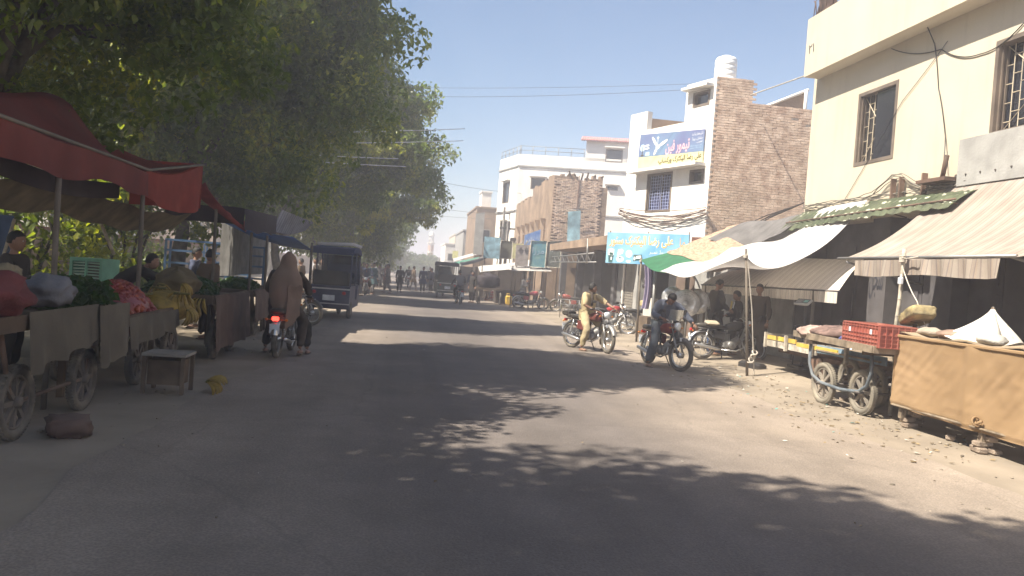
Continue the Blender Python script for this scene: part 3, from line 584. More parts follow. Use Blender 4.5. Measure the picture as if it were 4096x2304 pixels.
for i, (x0, x1, y, h) in enumerate([(.85, .36, 6.33, .13), (.85, .36, 6.2, .11), (.62, .36, 6.1, .09), (.95, .4, 6.02, .05), (.95, .4, 5.95, .05)]):
    lettering(['اعلی معیار پنکے', 'ملتان روڈ', 'کمپنی', 'استری موٹر', 'واشنگ مشین'][i].replace('چ', 'ج').replace('ن', 'ن'), Ms, S(x0), S(x1), y, h, wht if i < 3 else pbl, sg, 'small_lettering', z=.064)
lettering('علی رضا الیکٹرک ورکشاپ', Ms, S(2.45), S(.36), 5.57, .25, dkg, sg, z=.064, bold=.03)
# electric store board
Mb = wframe((8.3, 22.4), (6.5, 25.0)); Lb = hypot(1.8, 2.6); T_ = lambda s: Lb-s
es = thing('signboard', 'sky blue electric store signboard with orange Urdu letters beside the green tarp corner', 'sign', (7.4, 23.7, 2.7))
blu = mat('print_sky_blue', (.1, .27, .45), .5, var=.25, sc=1.0, bump=0, col2=(.3, .52, .62)); org = mat('print_orange', (.75, .42, .14), .5, bump=0, var=.08); teal = mat('print_dark_teal', (.04, .1, .1), .5, bump=0, var=.3, sc=8)
spoly(es, 'board', blu, Mb, [[(0, 2.26), (Lb, 2.28), (Lb, 3.22), (0, 3.25)]], 0, .05)
lettering('علی رضا الیکٹرک سٹور', Mb, .12, 2.62, 2.78, .38, wht, es, 'lettering_outline', z=.052, bold=.045); lettering('علی رضا الیکٹرک سٹور', Mb, .12, 2.62, 2.79, .36, org, es, z=.056, bold=.018)
lettering('ما', Mb, 2.85, 3.05, 2.86, .25, org, es, z=.056)
lettering('روڈ نمبر', Mb, 1.75, 2.35, 2.58, .14, wht, es, 'small_lettering', z=.054)
def slot(name, cx, cy, parts):
    for i, (mm, q) in enumerate(parts): spoly(es, name, mm, Mb, [[(cx+u, cy+v) for u, v in q]], .051+.002*i, .053+.002*i)
slot('heater_print', .22, 2.62, [(wht, [(-.13, -.1), (.1, -.12), (.12, .08), (0, .12), (-.14, .08)]), (teal, [(-.07, -.09), (.08, -.1), (.08, -.02), (-.07, -.01)])])
slot('cooler_print', .23, 2.4, [(teal, [(-.1, -.12), (.06, -.12), (.1, .12), (-.13, .12)]), (wht, [(-.02, -.04), (.03, -.04), (.04, .06), (-.02, .06)])])
slot('iron_print', .6, 2.6, [(wht, [(-.13, -.1), (.1, -.02), (.12, .08), (.05, .13), (-.1, .1)])])
slot('motor_print', .6, 2.4, [(wht, blob(0, 0, .15, .1)), (pbl, [(-.05, -.07), (.09, -.07), (.09, .08), (-.05, .08)]), (teal, [(-.04, .04), (.02, .04), (.02, .08), (-.04, .08)])])
slot('fan_print', .95, 2.58, [(wht, blob(0, 0, .13, .12)), (pbl, blob(0, 0, .05, .05))])
slot('fan_print', .95, 2.36, [(wht, blob(0, -.02, .1, .04))])
slot('generator_print', 1.3, 2.45, [(teal, [(-.16, -.1), (.16, -.05), (.17, .12), (-.16, .1)]), (wht, [(-.05, -.02), (.13, .0), (.13, .09), (-.05, .07)]), (wht, blob(-.11, -.01, .035, .06))])
b = B()
for s in (.05, 1.6, 3.1): b.tube([Mb @ V((s, 3.3, -.03)), Mb @ V((s, 2.2, -.03)), Mb @ V((s, 2.3, -.9))], .02, 5)
b.obj('bracket', rust, es, True)
b = B(); panel(b, wframe((8.85, 21.9), (8.35, 22.35)), 0, .6, 2.5, 3.15, 0, .05); solo(b.obj('board', mat('maroon_board', (.16, .06, .04), .7)), 'small maroon board at the right end of the electric store sign', 'board')

# --- ground-floor shops below the white building and the low row beyond
lr = thing('shop_row', 'low row of dark open shops with a concrete canopy slab beyond the electric store sign', 'building', (9, 32, 0))
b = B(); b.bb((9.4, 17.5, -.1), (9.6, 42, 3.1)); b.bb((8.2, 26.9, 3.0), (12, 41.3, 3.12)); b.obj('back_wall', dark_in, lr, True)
for y0, y1 in ((22.9, 26.6), (17.6, 22.6)):
    b = B(); b.bb((9.2, y0, -.1), (9.38, y1, 2.9)); b.obj('wall', greyc, lr, True)
b = B(); b.bb((7.1, 27.0, 2.98), (8.6, 38.6, 3.16)); b.bb((7.1, 27.0, 3.162), (7.25, 38.6, 3.3)); b.obj('canopy_slab', mudm, lr, True)
for y in (27.2, 30.3, 33.6, 37, 41):
    b = B(); b.bb((8.2, y-.2, -.1), (8.5, y+.2, 2.97)); b.obj('pier', greyc if y < 30 else doorm, lr, True)  # farther piers coloured dark to deepen the shade of the shop mouth
for i, (y0, y1) in enumerate([(27.5, 28.9)]):
    sh_ = B(); sh_.bb((8.32, y0, 0), (8.36, y1, 2.7)); sho = sh_.obj('roller_shutter', mat('shutter_metal', (.3, .28, .25), .6, .3, dust=.4), lr, True)
    for k in range(26):
        q = B(); q.bb((8.29, y0+.03, .08+k*.1), (8.318, y1-.03, .15+k*.1)); q.obj('slat', MC['shutter_metal'], sho, True)
b = B(); b.bb((8.25, 29.0, 0), (8.3, 29.14, 2.6)); b.obj('white_jamb', whiter, lr, True)
b = B(); b.bb((8.3, 29.3, 0), (8.34, 30.0, 2.5)); b.obj('door_panel', mat('grey_glass_door', (.2, .2, .2), .3), lr, True)
b = B()
b.tube([(7.15, 38, 2.65), (7.15, 29.5, 2.7)], .03, 6); b.tube([(7.15, 38, 2.4), (7.15, 29, 2.35)], .025, 6)
for k in range(8): y = 37.5-k; b.tube([(7.15, y, 2.65), (7.15, y-.5, 2.38), (7.15, y-1, 2.68)], .014, 4)
b.tube([(7.12, 30.5, 3.3), (7.12, 30.4, 2.3)], .05, 6)
solo(b.obj('truss_rail', steel), 'pale metal truss rail hanging under the concrete canopy slab', 'rail')

# --- white tarpaulin awning with green and floral pieces
tp = thing('tarpaulin', 'sagging white tarpaulin with a green corner and floral strip tied over the parked motorcycles', 'tarpaulin', (7.6, 18, 2.4))
G, Pp, Rr, K = V((6.55, 21.4, 2.33)), V((6.5, 14.46, 2.37)), V((8.95, 14.5, 3.62)), V((9.0, 21.4, 3.45))
def tarp(u, v):              # u: far -> near, v: street -> wall
    p = (G*(1-v)+K*v)*(1-u)+(Pp*(1-v)+Rr*v)*u
    p.z -= .42*4*u*(1-u)*(1-v)**1.3 + .3*4*v*(1-v)*(.25+.75*u) + .05*sin(u*13+v*5)*(1-v*.5)*u*(1-u)*4+.035*sin(v*16+u*3)*sin(pi*u)
    p.z -= .55*max(0, 1-abs(v-.86)/.3)*max(0, 1-abs(u-.5)/.26)*(1 if v > .5 else 0) + .34*4*(v**.7)*(1-v**.7)*max(0, (u-.55)/.45)**1.5 - .05*cos(u*21+v*9)*v*(1-v)*2
    p.x -= .12*sin(pi*u)*(1-v); return p
cw = mat('white_tarp_cloth', (.8, .78, .76), .85, var=.05, sc=2, bump=.15, trans=.5, dust=.1); cg = mat('green_tarp_cloth', (.05, .2, .1), .8, var=.15, trans=.35)
cf = mat('floral_cloth', (.55, .43, .3), .9, var=.5, sc=14, col2=(.36, .2, .14), trans=.3, bump=.4, bs=40); cgrey = mat('grey_tarp_cloth', (.17, .16, .155), .9, trans=.2, var=.2)
def sub(u0, u1, v0, v1, nu, nv, edge=0): return lambda u, v: tarp(u0+(u1-u0)*u+edge*noise.noise(V((v*6, u*3, 1)))*.03, v0+(v1-v0)*v)+V((0, 0, edge*.012))
b = B(); b.grid(sub(.0, .36, 0, .34, 0, 0), 16, 12, thick=.006); b.obj('green_panel', cg, tp, True)
b = B(); b.grid(sub(.0, .46, .3, 1, 0, 0, 1.5), 26, 26, thick=.006); b.obj('floral_panel', cf, tp, True)
b = B(); b.grid(lambda u, v: tarp(max(.3+.14*(1 if v > .3 else v/.3)-.06*(v < .3), .3)*(1-u)+u, v)+V((0, 0, .022)), 50, 40, thick=.006); b.obj('white_panel', cw, tp, True)
for c in (Pp, Rr, G): 
    b = B()
    for k in range(4): b.torus(c+V((0, 0, .015*k-.06)), .035, .012, 10, 5)
    if c is not G: b.obj('knot', rope, tp, True)
b.tube([Rr, Rr+V((.15, .05, -.15)), Rr+V((.1, -.02, -.35))], .012, 5); b.obj('knot', rope, tp, True)
b = B(); b.grid(lambda u, v: (8.95-.9*v*(1-u*.3), 20.4-3.6*u, 3.5-.9*v*(1-abs(u-.5)*.9)+.03*sin(u*9)), 14, 10); solo(b.obj('grey_tarp', cgrey), 'grey tarp bunched up behind the white tarpaulin against the brick wall', 'tarpaulin')
b = B(); b.tube([(6.73, 14.46, -.05), (6.62, 14.46, 1.2), (6.5, 14.46, 2.48)], [.03, .028, .024], 8); solo(b.obj('tarp_pole', pole_m), 'thin wooden pole holding up the near corner of the white tarpaulin', 'pole')
wire('rope', 'guy rope running down beside the tarpaulin pole to the ground', [(6.52, 14.44, 2.4), (6.7, 14.42, 1.3), (6.84, 14.4, .02)], .0, .012, rope)
b = B()
for k in range(5): b.torus((6.74+.02*k, 14.41, .3+.05*k), .05, .014, 10, 5, RX(k))
solo(b.obj('rag_knot', rope), 'bunched rag knotted low on the tarpaulin pole', 'rag')
b = B(); b.tube([(6.6, 21.4, -.05), (6.56, 21.4, 2.4)], .03, 7); solo(b.obj('tarp_pole', pole_m), 'pole under the green corner of the tarpaulin', 'pole')
b = B(); b.tube([(7.3, 19.6, 0), (7.28, 19.6, 2.1)], .06, 8); solo(b.obj('tarp_pole', pole_m), 'thick dark pole in front of the wrapped fans', 'pole')
b = B(); b.tube([(7.05, 21.5, 0), (7.03, 21.5, 2.25)], .05, 8); solo(b.obj('tarp_pole', steel), 'pale metal pole between the purple cloth and the wrapped fans', 'pole')
b = B(); b.grid(lambda u, v: (7.0+.06*sin(v*3)+.09*sin(u*12), 22.4-u*.5, 2.2-v*1.25), 18, 8); solo(b.obj('hanging_cloth', stripes(mat('purple_striped_cloth', (.8, .8, .8), .8, trans=.2), [(0, (.12, .1, .2)), (.5, (.45, .38, .5)), (.75, (.1, .08, .16))], .09, 'Y')), 'purple striped cloth hanging under the green tarp corner', 'cloth')
b = B(); b.grid(lambda u, v: (8.6-.9*v, 18.6+3*u, 2.45-.35*v), 4, 4, thick=.01); solo(b.obj('inner_sheet', mat('grey_sheet', (.38, .36, .34), .8)), 'plain grey sheet under the white tarpaulin above the fans', 'sheet')
# ------------------------------------------------------------------ people
def skinned(b, verts, edges, rad, m=0, sub=1, wr=0, seed=0):
    bm = bmesh.new(); ly = bm.verts.layers.skin.verify(); vs = []
    for i, p in enumerate(verts):
        v = bm.verts.new(p); r = rad[i]; v[ly].radius = r if isinstance(r, tuple) else (r, r); v[ly].use_root = (i == 0); vs.append(v)
    for a, c in edges: bm.edges.new((vs[a], vs[c]))
    me = bpy.data.meshes.new('tmp'); bm.to_mesh(me); bm.free(); o = bpy.data.objects.new('tmp', me); COL.objects.link(o)
    o.modifiers.new('s', 'SKIN').use_smooth_shade = True; md = o.modifiers.new('u', 'SUBSURF'); md.levels = sub; md.render_levels = sub
    bpy.context.view_layer.update(); ev = o.evaluated_get(bpy.context.evaluated_depsgraph_get()).to_mesh()
    vv = [v.co.copy() for v in ev.vertices]; ff = [tuple(p.vertices) for p in ev.polygons]; bpy.data.objects.remove(o); bpy.data.meshes.remove(me)
    if wr: vv = [p+V((noise.noise(p*9+V((seed, 0, 0))), noise.noise(p*9+V((0, seed, 9))), .6*noise.noise(p*14)))*wr for p in vv]
    b.add(vv, ff, m, True)
def stand(h=1.0, arms='down', step=0):
    J = dict(hip=(0, 0, .93), waist=(0, 0, 1.08), chest=(0, 0, 1.3), neck=(0, -.01, 1.47), head=(0, .02, 1.6))
    for s, k in ((-1, 'l'), (1, 'r')):
        J[k+'sh'] = (s*.18, -.01, 1.4); J[k+'el'] = (s*.24, -.04, 1.13); J[k+'ha'] = (s*.25, .05, .88)
        J[k+'hi'] = (s*.09, 0, .9); J[k+'kn'] = (s*.1, .03+s*step*.5, .5); J[k+'an'] = (s*.1, -.02+s*step, .09)
    if arms == 'front':
        for s, k in ((-1, 'l'), (1, 'r')): J[k+'el'] = (s*.23, .06, 1.12); J[k+'ha'] = (s*.08, .33, 1.2)
    return {k: V(v)*h for k, v in J.items()}
def ride(lean=.12, feet='pegs', hands=True):
    J = dict(hip=(0, -.18, .86), waist=(0, -.15+lean*.3, 1.02), chest=(0, -.12+lean, 1.24), neck=(0, -.1+lean*1.5, 1.42), head=(0, -.05+lean*1.7, 1.55))
    for s, k in ((-1, 'l'), (1, 'r')):
        J[k+'sh'] = (s*.18, -.11+lean*1.3, 1.35); J[k+'el'] = (s*.29, .08+lean, 1.13); J[k+'ha'] = (s*.31, .34, 1.0)
        J[k+'hi'] = (s*.1, -.16, .83); J[k+'kn'] = (s*.2, .22, .72); J[k+'an'] = (s*.2, .1, .4) if feet == 'pegs' else (s*.36, .06, .08)
        if feet != 'pegs': J[k+'kn'] = (s*.3, .16, .5)
    return {k: V(v) for k, v in J.items()}
def hand(b, wrist, el, m, side, curl=.5, s=1):
    d = (wrist-el).normalized(); a = d.cross(V((0, 0, 1))); a = a.normalized() if a.length > .1 else V((1, 0, 0)); n = a.cross(d).normalized()
    Rm = Matrix((a, d, n)).transposed()
    def P(x, y, z): return wrist+Rm @ V((x*s, y*s, z*s))
    b.ell(P(0, .05, 0), (.042*s, .055*s, .018*s), 10, 6, Rm, m)
    for i, (x, L) in enumerate(((-.03, .07), (-.01, .082), (.01, .078), (.03, .06))):
        b.tube([P(x*.9, .07, 0), P(x*1.1, .1, -.006), P(x*1.15, .1+L*.4*(1-curl*.5), -.012-.03*curl), P(x*1.1, .1+L*.65*(1-curl), -.02-.055*curl)], [.0095*s, .0092*s, .0085*s, .0065*s], 6, m)
    b.tube([P(-side*.03, .03, 0), P(-side*.055, .06, -.01), P(-side*.05, .09, -.025)], [.013*s, .011*s, .008*s], 6, m)
def head_shape(b, c, yaw_, pitch, beard=False):
    Rm = RZ(yaw_) @ RX(pitch)
    def fn(d):
        x, y, z = d; k = 1
        w = 1-.22*max(-z, 0)**1.2; y2 = y*(1 if y < 0 else .93); x2 = x*w
        if y > 0: y2 += .16*math.exp(-((x/.17)**2+((z+.08)/.22)**2)) + .05*math.exp(-((x/.4)**2+((z+.75)/.2)**2)) - .06*math.exp(-(((abs(x)-.38)/.2)**2+((z-.08)/.14)**2)) + .03*math.exp(-((x/.3)**2+((z+.42)/.1)**2))
        return V((x2, y2, z))
    b.ell(c, (.077, .096, .118), 18, 14, Rm, 0, fn)
    for s in (-1, 1):
        b.ell(c+Rm @ V((s*.079, -.005, -.005)), (.009, .018, .03), 8, 6, Rm, 0)
        b.ell(c+Rm @ V((s*.03, .079, .012)), (.014, .008, .008), 8, 5, Rm, 1); b.ell(c+Rm @ V((s*.03, .086, .012)), (.006, .003, .006), 6, 4, Rm, 2)
    b.ell(c+Rm @ V((0, .088, -.052)), (.024, .008, .007), 8, 5, Rm, 3)
    return Rm
def person(label, loc, rz, J, shirt, pants, yaw_=0, pitch=0, hairm=None, skirt=.45, group=None, cap=None, sleeve=1.0, seed=1, scarf=None, bulk=1, curl=.6):
    t = thing('person', label, 'person', loc, rz, group); b = B(); P = J
    names = ['hip', 'waist', 'chest', 'neck', 'lsh', 'lel', 'lha', 'rsh', 'rel', 'rha', 'lhi', 'lkn', 'lan', 'rhi', 'rkn', 'ran']; ix = {n: i for i, n in enumerate(names)}
    E_ = [('hip', 'waist'), ('waist', 'chest'), ('chest', 'neck')]+[(a, c) for k in 'lr' for a, c in (('chest', k+'sh'), (k+'sh', k+'el'), (k+'el', k+'ha'), ('hip', k+'hi'), (k+'hi', k+'kn'), (k+'kn', k+'an'))]
    rd = dict(hip=.11, waist=.1, chest=.12, neck=.048, lsh=.06, rsh=.06, lel=.04, rel=.04, lha=.027, rha=.027, lhi=.08, rhi=.08, lkn=.052, rkn=.052, lan=.034, ran=.034)
    vs = [P[n] for n in names]+[P['head']-(P['head']-P['neck'])*.25]; ed = [(ix[a], ix[c]) for a, c in E_]+[(3, 16)]
    skinned(b, vs, ed, [rd[n] for n in names]+[.045], 0)
    Rm = head_shape(b, P['head'], yaw_, pitch)
    for k, s in (('l', -1), ('r', 1)):
        hand(b, P[k+'ha'], P[k+'el'], 0, s, curl)
        an = P[k+'an']; b.ell(an+V((0, .06, -.045)), (.045, .12, .035), 10, 6, None, 0)
    b.obj('body', [skin, eyew, hair, lipm], t)
    # hair as a cap of the skull
    h = B()
    def hf(d):
        if d.y > .25 and d.z < .45: return V((d.x*.9, d.y*.75, max(d.z, .3)))
        if d.z < -.35: return V((d.x*.85, d.y*.8, -.35))
        return d*(1+.05*noise.noise(d*3+V((seed, 0, 0))))
    h.ell(P['head']+Rm @ V((0, -.01, .015)), (.086, .104, .122), 16, 12, Rm, 0, hf); h.obj('hair', cap or hair, t)
    # kameez: torso, sleeves and skirt
    k_ = B(); nm = ['hip', 'waist', 'chest', 'neck', 'lsh', 'lel', 'rsh', 'rel']; le = P['lel'].lerp(P['lha'], .85*sleeve if sleeve > .5 else 0); re = P['rel'].lerp(P['rha'], .85*sleeve if sleeve > .5 else 0)
    v2 = [P['hip'], P['waist'], P['chest'], P['chest'].lerp(P['neck'], .8), P['lsh'], P['lel'], P['rsh'], P['rel'], le, re]
    e2 = [(0, 1), (1, 2), (2, 3), (2, 4), (4, 5), (2, 6), (6, 7), (5, 8), (7, 9)]; r2 = [(.165*bulk, .14*bulk), .14*bulk, .155*bulk, .075, .085, .066, .085, .066, .052, .052]
    skinned(k_, v2, e2, r2, 0, 2, .022, seed)
    if skirt:                       # tails hang from the hips, over both thighs
        lk, rk = P['lhi'].lerp(P['lkn'], skirt*1.7), P['rhi'].lerp(P['rkn'], skirt*1.7); rings = []
        hp = P['hip']; bend = abs(P['lkn'].z-P['lhi'].z) < .25 or abs(P['lkn'].x) > .22
        if not bend:
            for i in range(7):
                q = i/6; c = hp.lerp((lk+rk)/2, q)+V((0, 0, .08*(1-q))); w = .17+.05*q+abs(lk.x-rk.x)*.25*q; d = .125+.03*q+abs(lk.y-rk.y)*.5*q
                rings.append([c+V((w*cos(a)*(1+.07*sin(a*5+seed)*q), d*sin(a)*(1+.1*sin(a*7+seed)*q), .01*sin(a*6)*q)) for a in [2*pi*j/24 for j in range(24)]])
            k_.loft(rings, False)
        else:
            for kk in 'lr': skinned(k_, [P['hip'], P[kk+'hi'], P[kk+'hi'].lerp(P[kk+'kn'], .75)], [(0, 1), (1, 2)], [.14, .115, .1], 0, 1, .02, seed)
    k_.obj('kameez', shirt, t)
    s_ = B(); v3 = [P['hip'], P['lhi'], P['lkn'], P['lan']+V((0, 0, .03)), P['rhi'], P['rkn'], P['ran']+V((0, 0, .03))]
    skinned(s_, v3, [(0, 1), (1, 2), (2, 3), (0, 4), (4, 5), (5, 6)], [.135, .11, .095, .07, .11, .095, .07], 0, 2, .03, seed+3); s_.obj('shalwar', pants, t)
    for k in 'lr':
        f = B(); an = P[k+'an']; f.rbox(an+V((0, .055, -.075)), (.095, .26, .025), .01); f.tube([an+V((-.045, .08, -.065)), an+V((0, .085, -.005)), an+V((.045, .08, -.065))], .012, 6); f.obj('sandal', sandal, t)
    if scarf:
        c = B(); n_ = P['neck']; c.torus(n_+V((0, 0, .0)), .085, .03, 18, 7); c.tube([n_+V((.06, .07, 0)), n_+V((.08, .13, -.15)), n_+V((.07, .12, -.3))], [.03, .035, .03], 7); c.obj('scarf', scarf, t)
    return t
def cloth(name, c, **k): return mat(name, c, .9, var=.12, sc=4, bump=.25, bs=18, dust=.15, trans=.08, **k)
khaki = cloth('khaki_cotton', (.5, .4, .23)); khaki2 = cloth('khaki_trousers', (.42, .34, .2)); bluegrey = cloth('blue_grey_cotton', (.13, .145, .19)); bluegrey2 = cloth('slate_cotton', (.11, .13, .15))
blackc = cloth('black_cotton', (.022, .02, .02)); darkc = cloth('dark_brown_cotton', (.045, .032, .026)); palec = cloth('pale_cotton', (.5, .46, .42)); bluec = cloth('dull_blue_cotton', (.06, .08, .15)); brownc = cloth('brown_cotton', (.12, .08, .05)); greyc2 = cloth('grey_cotton', (.16, .15, .15)); maroonc = cloth('maroon_cotton', (.12, .03, .03)); tealc = cloth('teal_cotton', (.05, .12, .13))
chadorc = cloth('beige_chador_cloth', (.24, .165, .125))

# ------------------------------------------------------------------ motorcycle (local +Y is forward)
def motorcycle(label, loc, rz, group='motorcycles in the street', rack=False, lit=False, tank=redp, tilt=0, steer=0, tyre=tyre_m, screen=False, fender=dkmetal):
    t = thing('motorcycle', label, 'motorcycle', loc, rz, group); t.rotation_euler = (0, tilt, rz)
    RW, FW = V((0, -.6, .317)), V((0, .62, .317)); pivot = V((0, .36, .84)); St = RZ(steer)
    def fs(p): p = V(p)-V((0, .45, 0)); return St @ p + V((0, .45, 0))
    for c, fr in ((RW, 0), (FW, 1)):
        c2 = fs(c) if fr else c; A = (St if fr else Matrix.Identity(3)) @ AX
        w = B(); w.torus(c2, .235, .018, 30, 6, A, sq=1.1); w.lathe([(.02, -.07), (.055, -.045), (.055, .045), (.02, .07)], 14, c2, A); wo = w.obj('wheel', chrome, t)
        y = B(); y.torus(c2, .275, .042, 36, 8, A, sq=1.05); y.obj('tyre', tyre, wo)
        s = B()
        for i in range(18): a = 2*pi*i/18; s.tube([c2+A @ V((.05*cos(a), .05*sin(a), .03*(-1)**i)), c2+A @ V((.225*cos(a+.25*(-1)**(i//2)), .225*sin(a+.25*(-1)**(i//2)), 0))], .0028, 4)
        s.obj('spokes', chrome, wo, kind='stuff')
        f = B(); a0, a1 = (.25, 2.9) if not fr else (.75, 2.75)
        prof = lambda a: [c2+(St if fr else Matrix.Identity(3)) @ V((x, cos(a)*-(.335+z), sin(a)*(.335+z))) for x, z in ((-.058, -.03), (-.05, .0), (-.02, .018), (.02, .018), (.05, 0), (.058, -.03))]
        f.loft([prof(a0+(a1-a0)*i/14) for i in range(15)], False, False); f.obj('front_fender' if fr else 'rear_fender', chrome if not fr else fender, t)
    b = B(); T = b.tube                                     # frame
    T([(0, .36, .86), (0, .2, .78), (0, -.15, .7), (0, -.5, .72)], .019); T([(0, .36, .82), (0, .24, .5), (0, .1, .27), (0, -.15, .26)], .019); T([(0, -.12, .7), (0, -.16, .28)], .018)
    for s in (-1, 1): T([(s*.06, -.15, .32), (s*.075, -.6, .3)], .016); T([(s*.09, -.1, .66), (s*.1, -.75, .7)], .012); T([(s*.09, -.15, .35), (s*.1, -.5, .66)], .01)
    b.obj('frame', blackp, t)
    for s in (-1, 1):
        a = B(); a.tube([(s*.1, -.6, .32), (s*.1, -.5, .68)], [.014, .014], 8)
        for k in range(9): a.torus((s*.1, -.58+.075*k/8, .4+.25*k/8), .022, .006, 10, 5, RX(-.25))
        a.obj('rear_shock', chrome, t)
        a = B(); a.tube([fs((s*.075, .62, .3)), fs((s*.075, .47, .66))], [.024, .021], 8); a.tube([fs((s*.075, .47, .66)), fs((s*.075, .38, .9))], .014, 8); a.obj('fork_leg', steel, t)
    def sec(y, w, z0, z1, k=.55, n=14): return [V((w*(abs(cos(a))**k)*(1 if cos(a) > 0 else -1), y, (z0+z1)/2+(z1-z0)/2*(abs(sin(a))**k)*(1 if sin(a) > 0 else -1))) for a in [2*pi*j/n for j in range(n)]]
    b = B(); b.loft([sec(-.12, .035, .71, .78), sec(-.08, .085, .7, .83), sec(.05, .12, .7, .89), sec(.2, .125, .7, .915), sec(.3, .1, .73, .9), sec(.345, .04, .78, .86)], True, True)
    tk = b.obj('fuel_tank', tank, t); c = B(); c.lathe([(.035, 0), (.035, .02), (.01, .025)], 10, (0, .14, .9)); c.obj('cap', chrome, tk)
    b = B(); b.loft([sec(-.78, .09, .74, .8), sec(-.7, .125, .715, .82), sec(-.4, .135, .71, .825), sec(-.2, .125, .71, .8), sec(-.05, .09, .72, .79)], True, True); b.obj('seat', seatm, t)
    for s in (-1, 1):
        b = B(); b.rbox((s*.11, -.24, .57), (.03, .26, .2), .02, RX(-.15)); b.obj('side_panel', tank, t)
    b = B(); b.rbox((0, 0, .36), (.22, .34, .18), .04); b.tube([(0, .1, .4), (0, .26, .5)], .075, 12)
    for k in range(5): q = V((0, .13+.03*k, .418+.019*k)); b.lathe([(.095, -.004), (.095, .004)], 14, q, RX(-pi/2+.6))
    for s in (-1, 1): b.lathe([(.07, 0), (.075, .03), (.05, .05)], 12, (s*.1, .02, .36), AX*s if s > 0 else Matrix.Rotation(-pi/2, 3, 'Y'))
    b.obj('engine', steel, t)
    b = B(); b.tube([(.06, .3, .45), (.1, .33, .32), (.13, .15, .23), (.14, -.2, .24)], .017, 8); b.tube([(.14, -.2, .24), (.145, -.3, .25), (.15, -.78, .33), (.15, -.82, .335)], [.02, .036, .036, .02], 10); b.obj('exhaust', chrome, t)
    b = B(); b.rbox((-.09, -.3, .31), (.03, .5, .09), .02); b.obj('chain_guard', dkmetal, t)
    b = B()
    for s in (-1, 1): b.tube([(s*.05, 0, .26), (s*.22, 0, .27)], .014, 6)
    b.obj('footrest', dkmetal, t); b = B(); b.tube([(-.1, -.1, .28), (-.22, -.06, .02)], .012, 6); b.obj('kickstand', dkmetal, t)
    b = B(); b.tube([fs(p) for p in ((-.36, .3, .99), (-.2, .36, 1.0), (-.07, .39, .92), (.07, .39, .92), (.2, .36, 1.0), (.36, .3, .99))], .012, 8); hb = b.obj('handlebar', chrome, t)
    for s in (-1, 1):
        g = B(); g.tube([fs((s*.25, .335, .995)), fs((s*.37, .295, .99))], .019, 8); g.obj('grip', blackp, hb)
        g = B(); g.tube([fs((s*.22, .37, 1.0)), fs((s*.26, .36, 1.14))], .005, 5); g.ell(fs((s*.29, .37, 1.17)), (.055, .012, .036), 12, 6, St); mo = g.obj('mirror', dkmetal, hb)
    b = B(); R2 = St @ AY; b.lathe([(.02, -.07), (.06, -.055), (.082, -.01), (.088, .02), (.08, .028)], 16, fs((0, .47, .87)), R2); hl = b.obj('headlight', chrome, t)
    b = B(); b.lathe([(.079, 0), (.06, .018), (.01, .025)], 16, fs((0, .498, .87)), R2); b.obj('lens', glassl, hl)
    b = B(); b.rbox(fs((0, .42, .96)), (.13, .08, .06), .02, St); b.obj('speedometer', blackp, t)
    for s in (-1, 1):
        for y, z in ((.44, .84), (-.78, .64)):
            b = B(); p = fs((s*.14, y, z)) if y > 0 else V((s*.14, y, z)); b.tube([p-V((s*.07, 0, 0)), p], .006, 5); b.ell(p+V((s*.02, 0, 0)), (.028, .022, .022), 10, 6); b.obj('indicator', amber, t)
    b = B(); b.rbox((0, -.87, .66), (.11, .05, .07), .015); b.obj('tail_light', redon if lit else redl, t)
    b = B(); b.rbox((0, -.9, .5), (.16, .008, .16), .003, RX(.12)); pl_ = b.obj('number_plate', platem, t)
    b = B(); b.rbox(fs((0, .66, .63)), (.2, .008, .07), .003, St); b.obj('number_plate', platem, t)
    if rack:
        b = B()
        for z in (.9, 1.02, 1.14):
            b.tube([(-.17, -.62, z), (-.17, -.92, z), (.17, -.92, z), (.17, -.62, z)], .008, 5)
        for x, y in ((-.17, -.62), (-.17, -.92), (.17, -.92), (.17, -.62)): b.tube([(x, y, .7), (x, y, 1.15)], .008, 5)
        b.tube([(-.17, -.9, .9), (-.12, -.85, .5)], .01, 5); b.obj('luggage_rack', steel, t)
        b = B(); b.rbox((0, -.77, .83), (.28, .26, .12), .03); b.obj('cushion', seatm, t)
    if screen:
        b = B(); b.grid(lambda u, v: (-.18+.36*u, .44+.08*v-.05*(2*u-1)**2, .98+.22*v), 8, 4, thick=.006, T=(0, 1, 0)); b.obj('screen', mirr, t)
    return t
def face(a, c): return atan2(-(c[0]-a[0]), c[1]-a[1])
def mid(a, c, k=.5): return (a[0]+(c[0]-a[0])*k, a[1]+(c[1]-a[1])*k, 0)
ya, yb_ = (4.13, 18.62), (4.8, 17.58)
mb = motorcycle('red motorcycle with steel luggage rack under the young man in khaki', mid(ya, yb_), face(ya, yb_), fender=steel, rack=True, steer=-.35, tank=mat('maroon_paint', (.14, .02, .02), .4, dust=.3))
J = ride(.02, 'ground'); J['head'] += V((0, 0, -.03)); J['lha'] = V((-.1, .2, .95)); J['lel'] = V((-.24, -.02, 1.1)); J['rha'] = V((.18, .42, 1.02)); J['rel'] = V((.27, .14, 1.1)); J['hip'].z = .84
for k in ('waist', 'chest', 'neck', 'head', 'lsh', 'rsh'): J[k] += V((0, -.02, -.06))
J['lha'] = V((-.34, .36, 1.03)); J['lel'] = V((-.32, .12, 1.14)); J['rha'] = V((.12, .22, .95)); J['rel'] = V((.29, .02, 1.06))
person('young man in khaki shalwar kameez straddling the red motorcycle with the rack', mid(ya, yb_), face(ya, yb_), J, khaki, khaki2, yaw_=.9, pitch=.05, scarf=darkc, skirt=.4, seed=3, sleeve=.3)
ba, bb2 = (5.2, 15.92), (5.42, 14.8)
